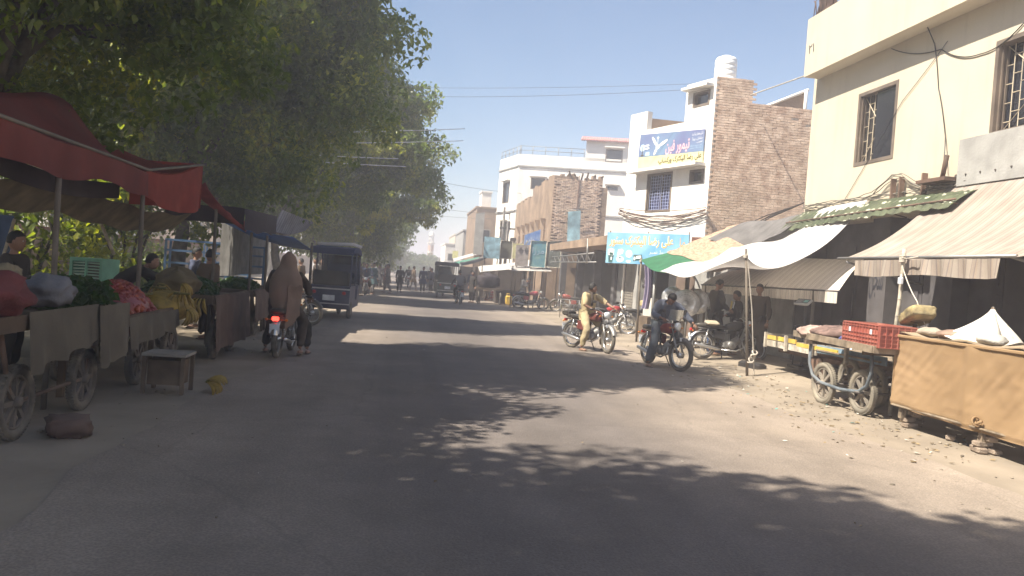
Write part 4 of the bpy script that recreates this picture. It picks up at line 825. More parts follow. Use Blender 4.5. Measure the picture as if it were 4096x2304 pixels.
motorcycle('dark motorcycle with red tank under the bowed man in blue grey', mid(ba, bb2), face(ba, bb2), tank=mat('dull_red_paint', (.3, .03, .03), .4, dust=.2), steer=.25, screen=True)
J = ride(.1, 'pegs'); J['neck'] = V((.02, .12, 1.33)); J['head'] = V((.03, .24, 1.4)); J['lha'] = V((-.36, .5, .93)); J['lel'] = V((-.3, .24, 1.13)); J['rha'] = V((.3, .36, 1.02)); J['rel'] = V((.33, .06, 1.06))
J['ran'] = V((.34, .0, .08)); J['rkn'] = V((.3, .16, .5)); J['chest'] = V((.01, .0, 1.2)); J['lsh'] = V((-.18, .04, 1.3)); J['rsh'] = V((.18, .02, 1.3)); J['lkn'] = V((-.2, .26, .66))
person('man in blue grey shalwar kameez bowing his head over the dark motorcycle', mid(ba, bb2), face(ba, bb2), J, bluegrey, bluegrey2, pitch=-1.0, skirt=.45, seed=9)
da, db_ = (6.95, 17.7), (8.15, 17.35)
motorcycle('black motorcycle parked in the shade beside the standing men, black tank', (7.4, 17.0, .06), face((6.6, 17.05), (7.9, 16.95)), tank=blackp, tilt=-.1, rack=False)
b = B(); b.rbox((6.98, 17.02, .9), (.3, .24, .07), .03, RX(.2)); solo(b.obj('folded_sack', mat('tan_sack', (.42, .36, .26), .9)), 'folded tan sack lying on the tail of the black motorcycle', 'sack')
motorcycle('motorcycle with pale dusty wheels parked before the electric store', (7.9, 25.1, 0), face((7.2, 25.4), (8.3, 24.9)), tank=blackp, tyre=grey_tyre, tilt=-.1)
motorcycle('pinkish red motorcycle parked beside the man in pale clothes', (6.3, 38.4, 0), face((5.7, 38.4), (7.0, 38.3)), tank=mat('pink_red_paint', (.5, .08, .1), .3, dust=.2), tilt=.12)
motorcycle('red motorcycle with mud coloured wheel parked inside the dark shop mouth', (7.9, 36.8, 0), face((8.4, 36.6), (7.2, 37.0)), tank=mat('brick_red_paint', (.3, .05, .04), .5, dust=.4), tyre=mat('olive_tyre', (.2, .18, .08), .9), tilt=-.1)
motorcycle('dark red motorcycle parked behind the khaki rider', (6.5, 24.2, 0), face((6.0, 24.6), (7.2, 24.0)), tank=redp, tilt=-.1)
# the three men in the shade of the tarpaulin
def shade_man(*a, **k): return person(*a, group='men standing in the shade of the tarpaulin', **k)
J = stand(1.06, 'front'); J['head'] += V((0, .03, -.02)); J['lha'] = V((-.08, .3, 1.12)); J['rha'] = V((.08, .32, 1.1))
shade_man('tall man in black in profile holding a paper beside the black motorcycle', (7.35, 17.75, .1), -pi/2+.1, J, blackc, blackc, pitch=-.3, seed=2)
J = stand(.9); J['head'] += V((0, .02, 0)); J['rha'] = V((.1, .28, .95)); J['rel'] = V((.22, .1, .98))
shade_man('shorter man in black facing the tall man with the paper', (7.95, 17.9, .1), pi/2-.3, J, blackc, blackc, pitch=-.2, seed=4)
shade_man('bulky man in dark brown standing right behind the tarpaulin pole', (8.05, 17.0, .1), pi/2+.7, stand(1.02), darkc, darkc, seed=5, bulk=1.2)
shade_man('man in dark clothes at the middle post of the low striped awning', (7.75, 14.95+.9, .12), pi/2-.6, stand(.97), darkc, blackc, seed=6, bulk=1.1) if False else None
b = B(); b.poly([(7.72, 17.74, 1.22), (7.74, 17.86, 1.24), (7.74, 17.82, 1.42), (7.72, 17.7, 1.4)], (.008, 0, 0)); b.poly([(7.76, 17.72, 1.24), (7.78, 17.8, 1.26), (7.8, 17.78, 1.4), (7.78, 17.7, 1.38)], (.008, 0, 0), 1); solo(b.obj('paper', [mat('yellow_paper', (.65, .5, .12), .8), platem]), 'yellow and white paper held by the tall man in black', 'paper')
person('man in pale shalwar kameez bending over the pinkish red motorcycle', (5.95, 38.9, 0), -pi/2-.4, (lambda J: (J.update(head=V((0, .28, 1.42)), neck=V((0, .2, 1.33)), chest=V((0, .1, 1.2))), J)[1])(stand(1.0, 'front')), palec, palec, pitch=-.4, seed=8)

# ------------------------------------------------------------------ woman riding pillion at the left
wa, wb_ = (-1.96, 12.98), (-1.9, 14.2)
motorcycle('motorcycle with lit red tail light carrying the woman in the beige chador', (-1.93, 13.85, 0), face(wa, wb_), lit=True, tank=blackp)
J = ride(.08, 'ground'); J = {k: v+V((0, .12, 0)) for k, v in J.items()}
person('dark clothed motorcycle driver hidden in front of the woman in the chador', (-1.93, 13.85, 0), face(wa, wb_), J, darkc, blackc, seed=12)
J = ride(.02, 'pegs'); J = {k: v+V((0, -.3, .02)) for k, v in J.items()}; J['lha'] = V((-.14, -.1, 1.05)); J['rha'] = V((.14, -.1, 1.05)); J['lel'] = V((-.26, -.35, 1.1)); J['rel'] = V((.26, -.35, 1.1)); J['rkn'] = V((.3, -.1, .66)); J['ran'] = V((.3, -.2, .12))
w_ = person('woman in a long beige chador riding pillion, seen from behind', (-1.93, 13.85, 0), face(wa, wb_), J, darkc, darkc, seed=13)
b = B(); rings = []
for i in range(15):
    q = i/14; z = .6+q*1.15; wx = [.12, .17, .21, .235, .25, .26, .265, .265, .26, .24, .19, .145, .13, .11, .03][i]; wy = wx*.75; cy = -.5+.03*q+(.06 if q > .75 else 0)
    rings.append([V((.06+wx*cos(a)*(1+.05*sin(a*9+i*.4)*(1-q)), cy+wy*sin(a)*(1+.07*sin(a*7+i*.3)*(1-q)), z+(.12*max(0, -sin(a))*-1 if i == 0 else 0))) for a in [2*pi*j/36 for j in range(36)]])
b.loft(rings, True); b.obj('chador', chadorc, w_)
# bright cream drape edge of the chador: a fold hanging lower at the right
b = B(); b.grid(lambda u, v: (.14+.2*u, -.74+.1*u+.03*sin(v*6), 1.2-.75*v*(1-.35*u)+.02*sin(u*9)), 10, 10, thick=.004, T=(0, 1, 0)); b.obj('chador_fold', chadorc, w_)
# ------------------------------------------------------------------ right side carts and the covered stall
def spoked_wheel(t, c, R0, tyre, rim, n=8, axis=AX, name='wheel', tw=.05):
    c = V(c); w = B(); w.torus(c, R0-.095, .014, 34, 6, axis, sq=1.6); w.lathe([(.02, -.06), (.05, -.05), (.05, .05), (.02, .06)], 14, c, axis)
    for i in range(n):
        a = 2*pi*i/n
        P = lambda r, d, z: c+axis @ V((r*cos(a+d), r*sin(a+d), z))
        w.add([P(.04, -.5, .02), P(.04, .5, .02), P(R0-.1, .1, .014), P(R0-.1, -.1, .014), P(.04, -.5, -.02), P(.04, .5, -.02), P(R0-.1, .1, -.014), P(R0-.1, -.1, -.014)], [(0, 1, 2, 3), (7, 6, 5, 4), (0, 3, 7, 4), (1, 5, 6, 2)])
    wo = w.obj(name, rim, t, True); y = B(); y.torus(c, R0-.045, .045, 40, 10, axis, sq=.95)
    for i in range(56):
        a = 2*pi*i/56
        for s in (-1, 1): y.box(c+axis @ V(((R0-.006)*cos(a+s*.02), (R0-.006)*sin(a+s*.02), s*.02)), (.014, .016, .026), R=axis @ RZ(a))
    y.obj('tyre', tyre, wo, True); return wo
palew = mat('dusty_grey_rim', (.2, .18, .155), .8, dust=.6); blueiron = mat('worn_blue_paint', (.12, .17, .22), .7, var=.3, dust=.6, dcol=(.24, .2, .16)); whp = mat('worn_white_paint', (.55, .5, .42), .8, var=.35, sc=9, dust=.5)
hc = thing('handcart', 'wooden handcart on spoked tyres carrying the red crate', 'cart', (6.8, 11, 0))
for c, lb in (((6.62, 11.5, .32), 0), ((6.7, 10.58, .33), 0), ((7.38, 11.35, .32), 0), ((7.42, 10.4, .32), 0)): spoked_wheel(hc, c, .325, grey_tyre, palew)
def deck(u, v): return V((6.36+.22*u+(1.0)*v, 9.88+2.6*u-.1*v, 1.0+.02*u))       # u along street, v inwards
for i in range(8):
    q = B(); v0, v1 = i/8+.006, (i+1)/8-.006; q.add([deck(u, v)+V((0, 0, z)) for z in (-.03, 0) for u, v in ((0, v0), (1, v0), (1, v1), (0, v1))], [(3, 2, 1, 0), (4, 5, 6, 7), (0, 1, 5, 4), (1, 2, 6, 5), (2, 3, 7, 6), (3, 0, 4, 7)]); q.obj('plank', wood, hc, True)
for a, c in (((0, 0), (1, 0)), ((0, 0), (0, 1)), ((0, 1), (1, 1)), ((1, 0), (1, 1))):
    q = B(); pa, pc = deck(*a), deck(*c); d = (pc-pa).normalized(); n_ = V((-d.y, d.x, 0))*.02; Pz = V((0, 0, .085))
    q.add([pa-n_-Pz*.55, pc-n_-Pz*.55, pc+n_-Pz*.55, pa+n_-Pz*.55, pa-n_+Pz*.6, pc-n_+Pz*.6, pc+n_+Pz*.6, pa+n_+Pz*.6], [(3, 2, 1, 0), (4, 5, 6, 7), (0, 1, 5, 4), (1, 2, 6, 5), (2, 3, 7, 6), (3, 0, 4, 7)]); q.obj('side_board', wood, hc, True)
q = B(); q.tube([(6.53, 11.82, .95), (6.53, 11.82, .6), (6.54, 11.72, .42), (6.56, 11.5, .33), (6.6, 11.0, .3), (6.63, 10.58, .33), (6.62, 10.36, .45), (6.6, 10.25, .65), (6.58, 10.25, .95)], .026, 8); q.obj('wheel_fork', blueiron, hc, True)
q = B(); q.tube([(7.5, 11.7, .95), (7.48, 11.5, .33), (7.5, 10.4, .33), (7.48, 10.15, .95)], .026, 8); q.obj('wheel_fork', blueiron, hc, True)
for x0, y in ((6.5, 11.5), (6.55, 10.55)):
    q = B(); q.tube([(x0, y, .325), (7.55, y-.15, .325)], .02, 8); q.obj('axle', dkmetal, hc, True)
for y in (10.2, 11.8): q = B(); q.bb((6.42, y-.03, .9), (7.4, y+.03, .965)); q.obj('cross_beam', woodd, hc, True)
# red crate with ribs
cr = thing('plastic_crate', 'red ribbed plastic crate standing on the wooden handcart', 'crate', (6.72, 10.35, 1.03), radians(-7)); redc = mat('red_crate_plastic', (.36, .085, .065), .5, var=.12, bump=.05, dust=.45, dcol=(.4, .25, .18))
L_, D_, H_ = 1.1, .5, .31                                    # Y length, X depth, height
q = B(); t_ = .012
for x in (-D_/2, D_/2): q.bb((x-t_/2, -L_/2, 0), (x+t_/2, L_/2, H_))
for y in (-L_/2, L_/2): q.bb((-D_/2+t_/2+.001, y-t_/2, 0), (D_/2-t_/2-.001, y+t_/2, H_))
q.bb((-D_/2+.01, -L_/2+.01, .004), (D_/2-.01, L_/2-.01, .016)); q.obj('shell', redc, cr)
def rib(a, c): r = B(); r.bb(a, c); r.obj('rib', redc, cr)
for x, s in ((-D_/2-.006, -1), (D_/2+.006, 1)):
    X0, X1 = sorted((x, x+s*.016))
    for z in (.0, .06, .115, .17, .26, .295): rib((X0, -L_/2, z), (X1, L_/2, z+.011))
    for k in range(13): y = -L_/2+L_*k/12; rib((X0, y-.006, 0), (X1+(.003 if s > 0 else 0), y+.006, H_-.02))
for y, s in ((-L_/2-.006, -1), (L_/2+.006, 1)):
    Y0, Y1 = sorted((y, y+s*.016))
    for z in (.0, .06, .115, .17, .26, .295): rib((-D_/2, Y0, z), (D_/2, Y1, z+.011))
    for k in range(7): x = -D_/2+D_*k/6; rib((x-.006, Y0-(.003 if s < 0 else 0), 0), (x+.006, Y1, H_-.02))
for y in (.3, -.35): q = B(); q.bb((-D_/2-.026, y-.03, .17), (-D_/2-.022, y+.03, .235)); q.obj('sticker', platem, cr)
foam = mat('yellow_foam', (.34, .27, .12), .95, var=.45, sc=7, bump=.9, bs=12, dust=.4)
q = B(); q.ell((7.05, 10.0, 1.5), (.4, .2, .1), 28, 16, RZ(1.25) @ RY(.28), 0, lambda d: V([math.copysign(abs(c)**.42, c) for c in d])*(.85+.09*noise.noise(d*4)+.05*noise.noise(d*11)))
q.add([], []); solo(q.obj('foam_slab', foam, world=True, loc=(7.05, 10.05, 1.5)), 'mouldy yellow foam slab lying across the back corner of the red crate', 'foam slab')
q = B(); q.tube([(7.15, 10.2, 1.0), (7.1, 10.1, 1.44)], .03, 6); q.rbox((7.12, 10.1, 1.42), (.3, .2, .03), .01); solo(q.obj('prop_stick', woodd), 'short stick and board under the foam slab', 'stick')
# sacking and rags on the cart
for (x, y, z, rx, ry, lb, c) in [(6.95, 11.75, 1.1, .38, .5, 'crumpled brown and pink rags heaped at the far end of the handcart', (.2, .13, .11)), (6.75, 12.1, 1.07, .28, .3, 'pale pink rag pile on the tip of the handcart', (.45, .32, .27)), (7.0, 11.15, 1.05, .32, .3, 'blue cloth lying between the rags and the red crate', (.07, .09, .25)), (7.2, 9.95, 1.04, .18, .22, 'white plastic bag behind the red crate next to the bamboo pole', (.6, .58, .52))]:
    q = B(); q.ell((x, y, z), (rx, ry, .12), 22, 10, None, 0, lambda d: V((d.x, d.y, max(d.z, -.35)))*(1+.35*noise.noise(d*2.3+V((x*9, 0, 0)))+.12*noise.noise(d*6))); solo(q.obj('cloth_heap', mat('rag_cloth', c, .95, var=.35, sc=7, bump=.5)), lb, 'rags', 'rags on the handcart')

# brown covered stall on bricks
st = thing('covered_stall', 'long stall box wrapped in tan canvas standing on brick stacks at the right edge', 'stall', (7.1, 8.2, 0)); tan = mat('tan_canvas', (.27, .18, .095), .9, var=.16, sc=1.2, bump=.35, bs=120, dust=.35, dcol=(.34, .22, .13), dsc=1.2, col2=(.25, .16, .08))
def skirt_(u, v):
    y = 9.86-3.0*u; x = 6.66+.02*sin(u*9+v*4)*v+.015*sin(u*23)*(v-.2)+.05*(1-v)*v-(.03*math.exp(-((u-.48)*30)**2)); z = 1.24-.96*v-.03*sin(u*3)-.03*u*(v > .5)
    if v > .96: x += .02
    return (x, y, z)
sk0 = skirt_
def skirt_(u, v):
    x, y, z = sk0(u, v); w = sin(pi*min(v, 1))**.5
    return (x+.022*w*noise.noise(V((u*9, v*2.2, 3)))+.01*w*noise.noise(V((u*30+v*9, v*3, 7)))+.012*w*abs(noise.noise(V((u*6+v*3, v*6-u*4, 1)))), y, z)
streaks(tan, (.17, .115, .065), .22, 5, .8)
q = B(); q.grid(skirt_, 160, 40, thick=.012, T=(1, 0, 0)); q.obj('front_cover', tan, st, True)
q = B(); q.grid(lambda u, v: (6.67+1.0*u, 9.87+.01*sin(u*9), 1.24-.93*v), 16, 12, thick=.012, T=(0, -1, 0)); q.obj('end_cover', tan, st, True)
q = B(); q.grid(lambda u, v: (6.68+1.02*v, 9.9-3.1*u, 1.245+.02*sin(u*20+v*5)+.03*noise.noise(V((u*12, v*6, 0)))), 50, 16, thick=.012); q.obj('top_cover', mat('sackcloth', (.36, .27, .18), .95, var=.3, sc=3, bump=.5, bs=90), st, True)
q = B(); q.rbox((6.655, 8.3, 1.215), (.035, 3.0, .045), .012); q.obj('hem_roll', tan, st, True); q = B(); q.rbox((6.665, 8.3, .285), (.03, 3.05, .03), .01); q.obj('bottom_rail', wood, st, True)
for y in (9.7, 8.22, 6.9):
    for x in (6.74, 7.6):
        q = B(); q.box((x, y, .62), (.07, .07, 1.0)); q.obj('leg', wood, st, True)
q = B(); q.torus((6.63, 8.2, .36), .055, .012, 14, 6, RX(1.2) @ RZ(.3)); q.tube([(6.64, 8.26, .4), (6.62, 8.2, .33), (6.64, 8.13, .38)], .02, 6); q.obj('knot', tan, st, True)
bkm = []
for k in range(3):
    q = B(); q.rbox((0, 0, 0), (.225, .11, .068), .012); q.v = [tuple(V(p)+V((noise.noise(V(p)*20+V((k, 0, 0))), noise.noise(V(p)*20+V((0, k, 5))), noise.noise(V(p)*20)))*.006) for p in q.v]
    bkm.append(q.mesh('brick', mat('loose_brick%s' % 'abc'[k], (.3, .22, .165), .95, var=.3, sc=6, bump=.6, bs=50, dust=.7, dcol=(.34, .29, .23), dsc=4)))
bl = [(6.86, 9.7, 0, .3, 'bottom brick of the stack under the far corner of the tan stall'), (6.84, 9.72, 1, .45, 'upper brick of the stack under the far corner of the tan stall'), (6.95, 9.74, 2, 1.2, 'broken brick wedged on top of the far stack under the tan stall'),
      (6.72, 8.24, 0, 1.35, 'lowest street side brick of the near stack under the tan stall'), (6.86, 8.2, 0, 1.5, 'lowest inner brick of the near stack under the tan stall'), (6.76, 8.24, 1, .2, 'middle brick of the near stack under the tan stall'), (6.8, 8.2, 2, 1.4, 'top brick of the near stack under the tan stall'),
      (7.25, 11.9, 0, .5, 'loose dusty brick behind the far wheel of the handcart'), (6.9, 8.95, 0, .9, 'single pale brick lying below the middle of the tan stall')]
for i, (x, y, k, a, lb) in enumerate(bl):
    o = bpy.data.objects.new('brick', bkm[i % 3]); COL.objects.link(o); o.location = (x, y, .036+k*.071); o.rotation_euler = (.02*i % .05, 0, a); solo(o, lb, 'brick', 'loose bricks on the shoulder')
# white cloth peak, bags, wires on the stall
wc = mat('white_printed_cloth', (.68, .65, .58), .9, var=.08, trans=.15); flowers(wc, 9, (.5, .46, .38))
q = B()
def peak(u, v):
    a = u*2*pi; r = v*(.28+.3*abs(cos(a))); return (7.25+r*cos(a)*.7+.0*v, 8.85+r*sin(a)*1.25+(.18*v*v), 1.7-.44*v**.75+.03*sin(a*5)*v)
q.grid(peak, 44, 10); solo(q.obj('draped_cloth', wc), 'white flower printed cloth draped to a peak on top of the tan stall', 'cloth')
q = B(); q.tube([(7.25, 8.85, 1.24), (7.25, 8.85, 1.69)], .02, 6); solo(q.obj('tent_stick', woodd), 'upright stick under the peak of the white cloth', 'stick')
for (x, y, s, lb, c) in [(7.0, 9.2, .16, 'reddish brown sack lying on the tan stall beside the white cloth', (.3, .2, .15)), (6.95, 8.45, .14, 'crumpled clear plastic bag on the tan stall right of the white cloth', (.42, .4, .36)), (7.0, 9.65, .14, 'beige rag on the tan stall near the bamboo pole', (.45, .38, .3))]:
    q = B(); q.ell((x, y, 1.3), (s, s*1.5, .065), 18, 8, None, 0, lambda d: d*(1+.3*noise.noise(d*2.7+V((y*5, 0, 0))))); solo(q.obj('bag', mat('bag_cloth', c, .8, var=.25, bump=.5)), lb, 'bag', 'odd bags on the tan stall')
motorcycle('dark motorcycle standing behind the tan stall with only handlebar and lamp showing', (8.1, 11.0, .13), face((8.5, 11.5), (8.0, 10.2)), tank=blackp, tilt=.1)
# three wheeled loader bed with yellow and blue boards behind the handcart
ld = thing('cargo_trike', 'low cargo bed with yellow top board and blue side behind the handcart', 'cargo trike', (7.9, 14, 0)); yelp = mat('worn_yellow_paint', (.62, .42, .05), .7, var=.2, dust=.3); blp = mat('worn_sky_blue_paint', (.16, .3, .42), .7, var=.3, dust=.5)
Q = [((7.4, 15.2), (7.42, 14.0), .74, .08, yelp), ((7.43, 13.98), (7.45, 12.6), .7, .07, yelp), ((7.4, 15.2), (7.45, 13.3), .6, .12, whp), ((7.46, 13.28), (7.5, 11.3), .66, .14, blp)]
for (a, c, z, h, m_) in Q:
    q = B(); d = V((c[0]-a[0], c[1]-a[1], 0)); n_ = V((.03, .0, 0)); q.add([(a[0], a[1], z), (c[0], c[1], z), (c[0]+.03, c[1], z), (a[0]+.03, a[1], z), (a[0], a[1], z+h), (c[0], c[1], z+h), (c[0]+.03, c[1], z+h), (a[0]+.03, a[1], z+h)], [(3, 2, 1, 0), (4, 5, 6, 7), (0, 1, 5, 4), (1, 2, 6, 5), (2, 3, 7, 6), (3, 0, 4, 7)]); q.obj('side_board', m_, ld, True)
for i in range(6): q = B(); q.bb((7.44+i*.18, 11.4, .70), (7.61+i*.18, 15.15, .725)); q.obj('plank', wood, ld, True)
q = B(); q.bb((7.4, 15.18, .58), (8.5, 15.24, .85)); q.obj('end_board', whp, ld, True)
for y in (15.15, 14.3, 13.35, 12.2): q = B(); q.box((7.38, y, .72), (.05, .06, .3)); q.obj('stake', whp, ld, True)
q = B(); q.bb((7.6, 11.4, .5), (7.7, 15, .58)); q.bb((8.2, 11.4, .5), (8.3, 15, .58)); q.tube([(7.5, 12.4, .32), (8.5, 12.4, .32)], .035, 8); q.poly([(7.5, 13.6, .55), (7.5, 13.3, .55), (7.5, 13.2, .22), (7.5, 13.45, .25)], (.1, 0, 0)); q.obj('chassis', rust, ld, True)
for x in (7.6, 8.4): spoked_wheel(ld, (x, 12.4, .33), .33, grey_tyre, palew, 5)
motorcycle('wrecked red and black motorcycle lying on the cargo bed behind the yellow board', (8.0, 14.3, .62), face((8.3, 13.4), (7.9, 15)), tilt=1.35)
q = B(); q.rbox((7.35, 15.6, .12), (.25, .7, .16), .04, RZ(.2)); solo(q.obj('battery_box', blackp), 'dark box lying on the ground at the end of the cargo bed', 'box')
q = B(); q.bb((7.2, 14.7, .0), (7.28, 15.2, .02)); solo(q.obj('wood_offcut', whp), 'pale wood offcut lying under the cargo bed', 'wood')
# platform scale
sc_ = thing('platform_scale', 'platform weighing scale with tilted digital display on a post', 'scale', (8.1, 14.95, .13))
q = B(); q.rbox((8.1, 14.95, .22), (.4, .5, .06), .01); q.obj('platform', dkmetal, sc_, True); q = B(); q.tube([(8.1, 14.95, .2), (8.08, 14.95, 1.5)], .028, 8); q.obj('post', dkmetal, sc_, True)
q = B(); q.tube([(8.0, 15.15, .25), (8.0, 15.15, 1.0), (8.0, 15.1, 1.06), (8.0, 14.8, 1.06), (8.0, 14.75, 1.0), (8.0, 14.75, .25)], .013, 6); q.tube([(8.0, 15.2, .72), (8.0, 14.7, .72)], .012, 6); q.obj('guard_rail', dkmetal, sc_, True)
Rs = RZ(.45) @ RY(-.55); q = B(); q.rbox((8.02, 14.95, 1.53), (.2, .34, .06), .02, Rs); dsp = q.obj('display_head', mat('pale_grey_plastic', (.5, .5, .48), .5, dust=.3), sc_, True)
q = B(); q.rbox(V((8.02, 14.95, 1.53))+Rs @ V((0, 0, .032)), (.16, .3, .004), .001, Rs); q.obj('keypad', mat('dark_keypad', (.06, .065, .07), .4), dsp, True)
q = B(); q.rbox(V((8.02, 14.95, 1.53))+Rs @ V((-.01, -.085, .037)), (.08, .09, .004), .001, Rs); q.obj('screen', mat('teal_screen', (.15, .42, .36), .3, bump=0), dsp, True)
for k in range(3): q = B(); q.rbox(V((8.02, 14.95, 1.53))+Rs @ V((-.05+.04*k, .06, .037)), (.012, .13, .004), .001, Rs); q.obj('readout', MC['pale_grey_plastic'], dsp, True)
# wrapped pedestal fans, crates, cooler
plas = mat('clear_plastic_wrap', (.85, .85, .86), .12, metal=.35, var=.3, sc=5, bump=.6, bs=14, spec=1)
for i, (x, y, z, R0, lb) in enumerate([(7.2, 19.3, 1.25, .35, 'large pedestal fan wrapped in shiny plastic beside the thick pole'), (7.05, 19.95, 1.36, .28, 'smaller plastic wrapped fan behind the blue grey rider'), (7.55, 19.4, 1.3, .3, 'plastic wrapped fan half hidden at the right of the largest fan')]):
    f = thing('pedestal_fan', lb, 'fan', (x, y, 0), -.6, 'fans wrapped in plastic'); Rf = RX(pi/2)
    q = B()
    for r_ in [R0*k/7 for k in range(1, 8)]: q.torus((0, -.1, z), r_, .004, 26, 4, Rf)
    for k in range(20): a = 2*pi*k/20; q.tube([(.03*cos(a), -.12, z+.03*sin(a)), (R0*.7*cos(a), -.13, z+R0*.7*sin(a)), (R0*cos(a), -.05, z+R0*sin(a))], .003, 4)
    q.obj('guard', chrome, f, kind='stuff'); q = B(); q.lathe([(.02, .02), (R0*.5, .1), (R0*.95, .05), (R0+.01, 0), (R0*.95, -.08), (R0*.4, -.16), (.02, -.17)], 26, (0, -.02, z), Rf)
    q.v = [tuple(V(p)*(1)+V((0, .03*noise.noise(V(p)*6), 0))) for p in q.v]; q.obj('plastic_cover', plas, f)
    q = B(); q.lathe([(.05, 0), (.05, .04), (.01, .05)], 12, (0, -.13, z), Rf); q.obj('hub', platem, f); q = B(); q.tube([(0, .05, .04), (0, .05, z)], .022, 8); q.lathe([(.22, 0), (.2, .04), (.03, .06)], 18, (0, .05, .0)); q.obj('stand', steel, f)
cart = mat('white_carton', (.6, .57, .52), .85, dust=.2)
q = B(); q.rbox((7.35, 22.7, .98), (.12, .62, .55), .01, RZ(.25)); solo(q.obj('carton', cart), 'white carton standing over the dusty wheeled motorcycle', 'box')
q = B(); q.rbox((7.35, 22.75, .35), (.5, .6, .7), .01, RZ(.25)); solo(q.obj('display_table', woodd), 'dark stand under the white carton', 'stand')
q = B()
for p in ((7.6, 18.9), (7.6, 18.4), (8.0, 18.9), (8.0, 18.4)): q.box((p[0], p[1], .6), (.03, .03, 1.2))
for z in (.05, .6, 1.15):
    for a, c in (((7.6, 18.4), (7.6, 18.9)), ((8.0, 18.4), (8.0, 18.9)), ((7.6, 18.4), (8.0, 18.4)), ((7.6, 18.9), (8.0, 18.9))): q.tube([(*a, z), (*c, z)], .01, 4)
solo(q.obj('cooler_frame', steel), 'open grey angle iron frame between the fans and the men', 'frame')
q = B(); q.lathe([(.16, 0), (.19, .5), (.2, .52), (.1, .54)], 16, (7.55, 18.2, .14)); solo(q.obj('drum', mat('blue_plastic', (.06, .14, .35), .5)), 'blue plastic drum behind the tall man in black', 'drum')
# arched-top iron gate and wall clutter of the electric store
q = B(); q.bb((8.9, 23.4, .1), (8.94, 25.0, 2.0)); q.tube([(8.88, 23.4+1.6*k/12, 2.0+.45*sin(pi*k/12)) for k in range(13)], .03, 6)
for k in range(5): q.tube([(8.87, 23.6+.3*k, 1.0+.05*sin(k)), (8.87, 23.75+.3*k, 1.08), (8.87, 23.9+.3*k, 1.0)], .015, 5)
solo(q.obj('iron_gate', mat('brown_iron', (.13, .085, .065), .7, dust=.4)), 'brown arched iron gate standing under the electric store sign', 'gate')
b = B(); b.rbox((8.2, 25.9, 1.0), (.3, .4, .2), .03); solo(b.obj('motor_casing', mat('yellowish_casing', (.45, .36, .18), .6)), 'small yellow motor casing on a shelf before the shutter', 'motor')
for i, (x, y, z, s) in enumerate([(8.2, 25.3, 1.5, .14), (8.25, 26.2, 1.7, .17), (8.1, 25.7, 1.85, .12)]):
    q = B(); q.torus((x, y, z), s, .04, 18, 7, AX @ RY(.4)); solo(q.obj('hanging_coil', blackp), ['dark coil hanging lowest under the electric store sign', 'biggest dark coil hanging beside the roller shutter', 'uppermost dark coil hanging under the electric store sign'][i], 'coil', 'coils hanging at the electric store')
# ------------------------------------------------------------------ left side market
redt = mat('red_tent_cloth', (.22, .045, .035), .85, var=.2, sc=1.3, bump=.2, trans=.4, dust=.3, dcol=(.16, .09, .09)); redb = mat('bright_red_cloth', (.3, .04, .025), .8, var=.15, trans=.5, dust=.2, dcol=(.35, .14, .1))
dkc = mat('dark_canopy_cloth', (.05, .04, .045), .9, trans=.15); beige_s = mat('olive_beige_cloth', (.2, .16, .1), .9, var=.3, trans=.35); blt = mat('blue_tarp', (.05, .16, .42), .6, trans=.35, var=.15); gws = stripes(mat('grey_striped_cloth', (.5, .5, .52), .9, trans=.3), [(0, (.7, .7, .75)), (.5, (.5, .5, .55))], .25, 'Y')
ta = thing('tent', 'faded red tent roof with a tall peak over the nearest stalls at the left edge', 'tent', (-4, 8, 2.4), 0, 'red tents over the left stalls')
def tentA(u, v):                                # u along street, v street edge -> ridge -> back
    yf, yr = 4.6+6.1*u, 5.6+5.45*u; pk = math.exp(-((u-.93)/.22)**2)*.34
    if v < .5: k = v*2; return (-3.35-1.1*k, yf+(yr-yf)*k, 2.62+(.5+pk)*k**1.25-.09*sin(pi*k)-.03*sin(u*14)*(1-k))
    k = (v-.5)*2; return (-4.45-1.5*k, yr-.1*k, 3.12+pk*(1-k)-(.45)*k-.08*sin(pi*k))
q = B(); q.grid(tentA, 48, 24, thick=.006); q.obj('roof_cloth', redt, ta, True)
q = B(); q.grid(lambda u, v: (-3.33+.02*sin(u*40)*v, 4.6+6.1*u, 2.62-.03*sin(u*14)-(.36-.06*u)*v-.02*sin(u*23)*v), 70, 5); q.obj('valance', redt, ta, True)
tb = thing('tent', 'brighter red tent roof with deep front flap beyond the peaked one', 'tent', (-4, 12, 2.5), 0, 'red tents over the left stalls')
q = B(); q.grid(lambda u, v: (-3.35-1.2*v+.05*sin(u*5), 10.65+2.7*u, 2.66+.40*u**1.5+(.62-.5*u)*v**1.3-.1*sin(pi*v)-.05*sin(pi*u)), 24, 14, thick=.006); q.obj('roof_cloth', redb, tb, True)
q = B(); q.grid(lambda u, v: (-3.34+.03*sin(u*17)*v, 10.65+2.75*u, 2.64+.42*u**1.5-.05*sin(pi*u)-(.34+.42*u)*v), 36, 8); q.grid(lambda u, v: (-3.34-1.1*u, 13.4, 3.06-.02*u-.72*v), 8, 8); q.obj('valance', redb, tb, True)
q = B(); q.tube([(-3.33, 13.4, 3.05), (-3.33, 10.7, 2.64), (-3.33, 5, 2.62)], .02, 6); q.obj('ridge_rail', pole_m, tb, True)
q = B(); q.grid(lambda u, v: (-3.3+.28*u-.5*v*(1-u), 13.45+1.9*u+.4*v, 2.78-.62*u**.7+.1*v-.12*sin(pi*v)), 14, 10, thick=.006); solo(q.obj('red_flap', mat('pink_red_cloth', (.42, .1, .09), .85, trans=.35)), 'pinkish red cloth corner drooping at the end of the bright red tent', 'cloth')
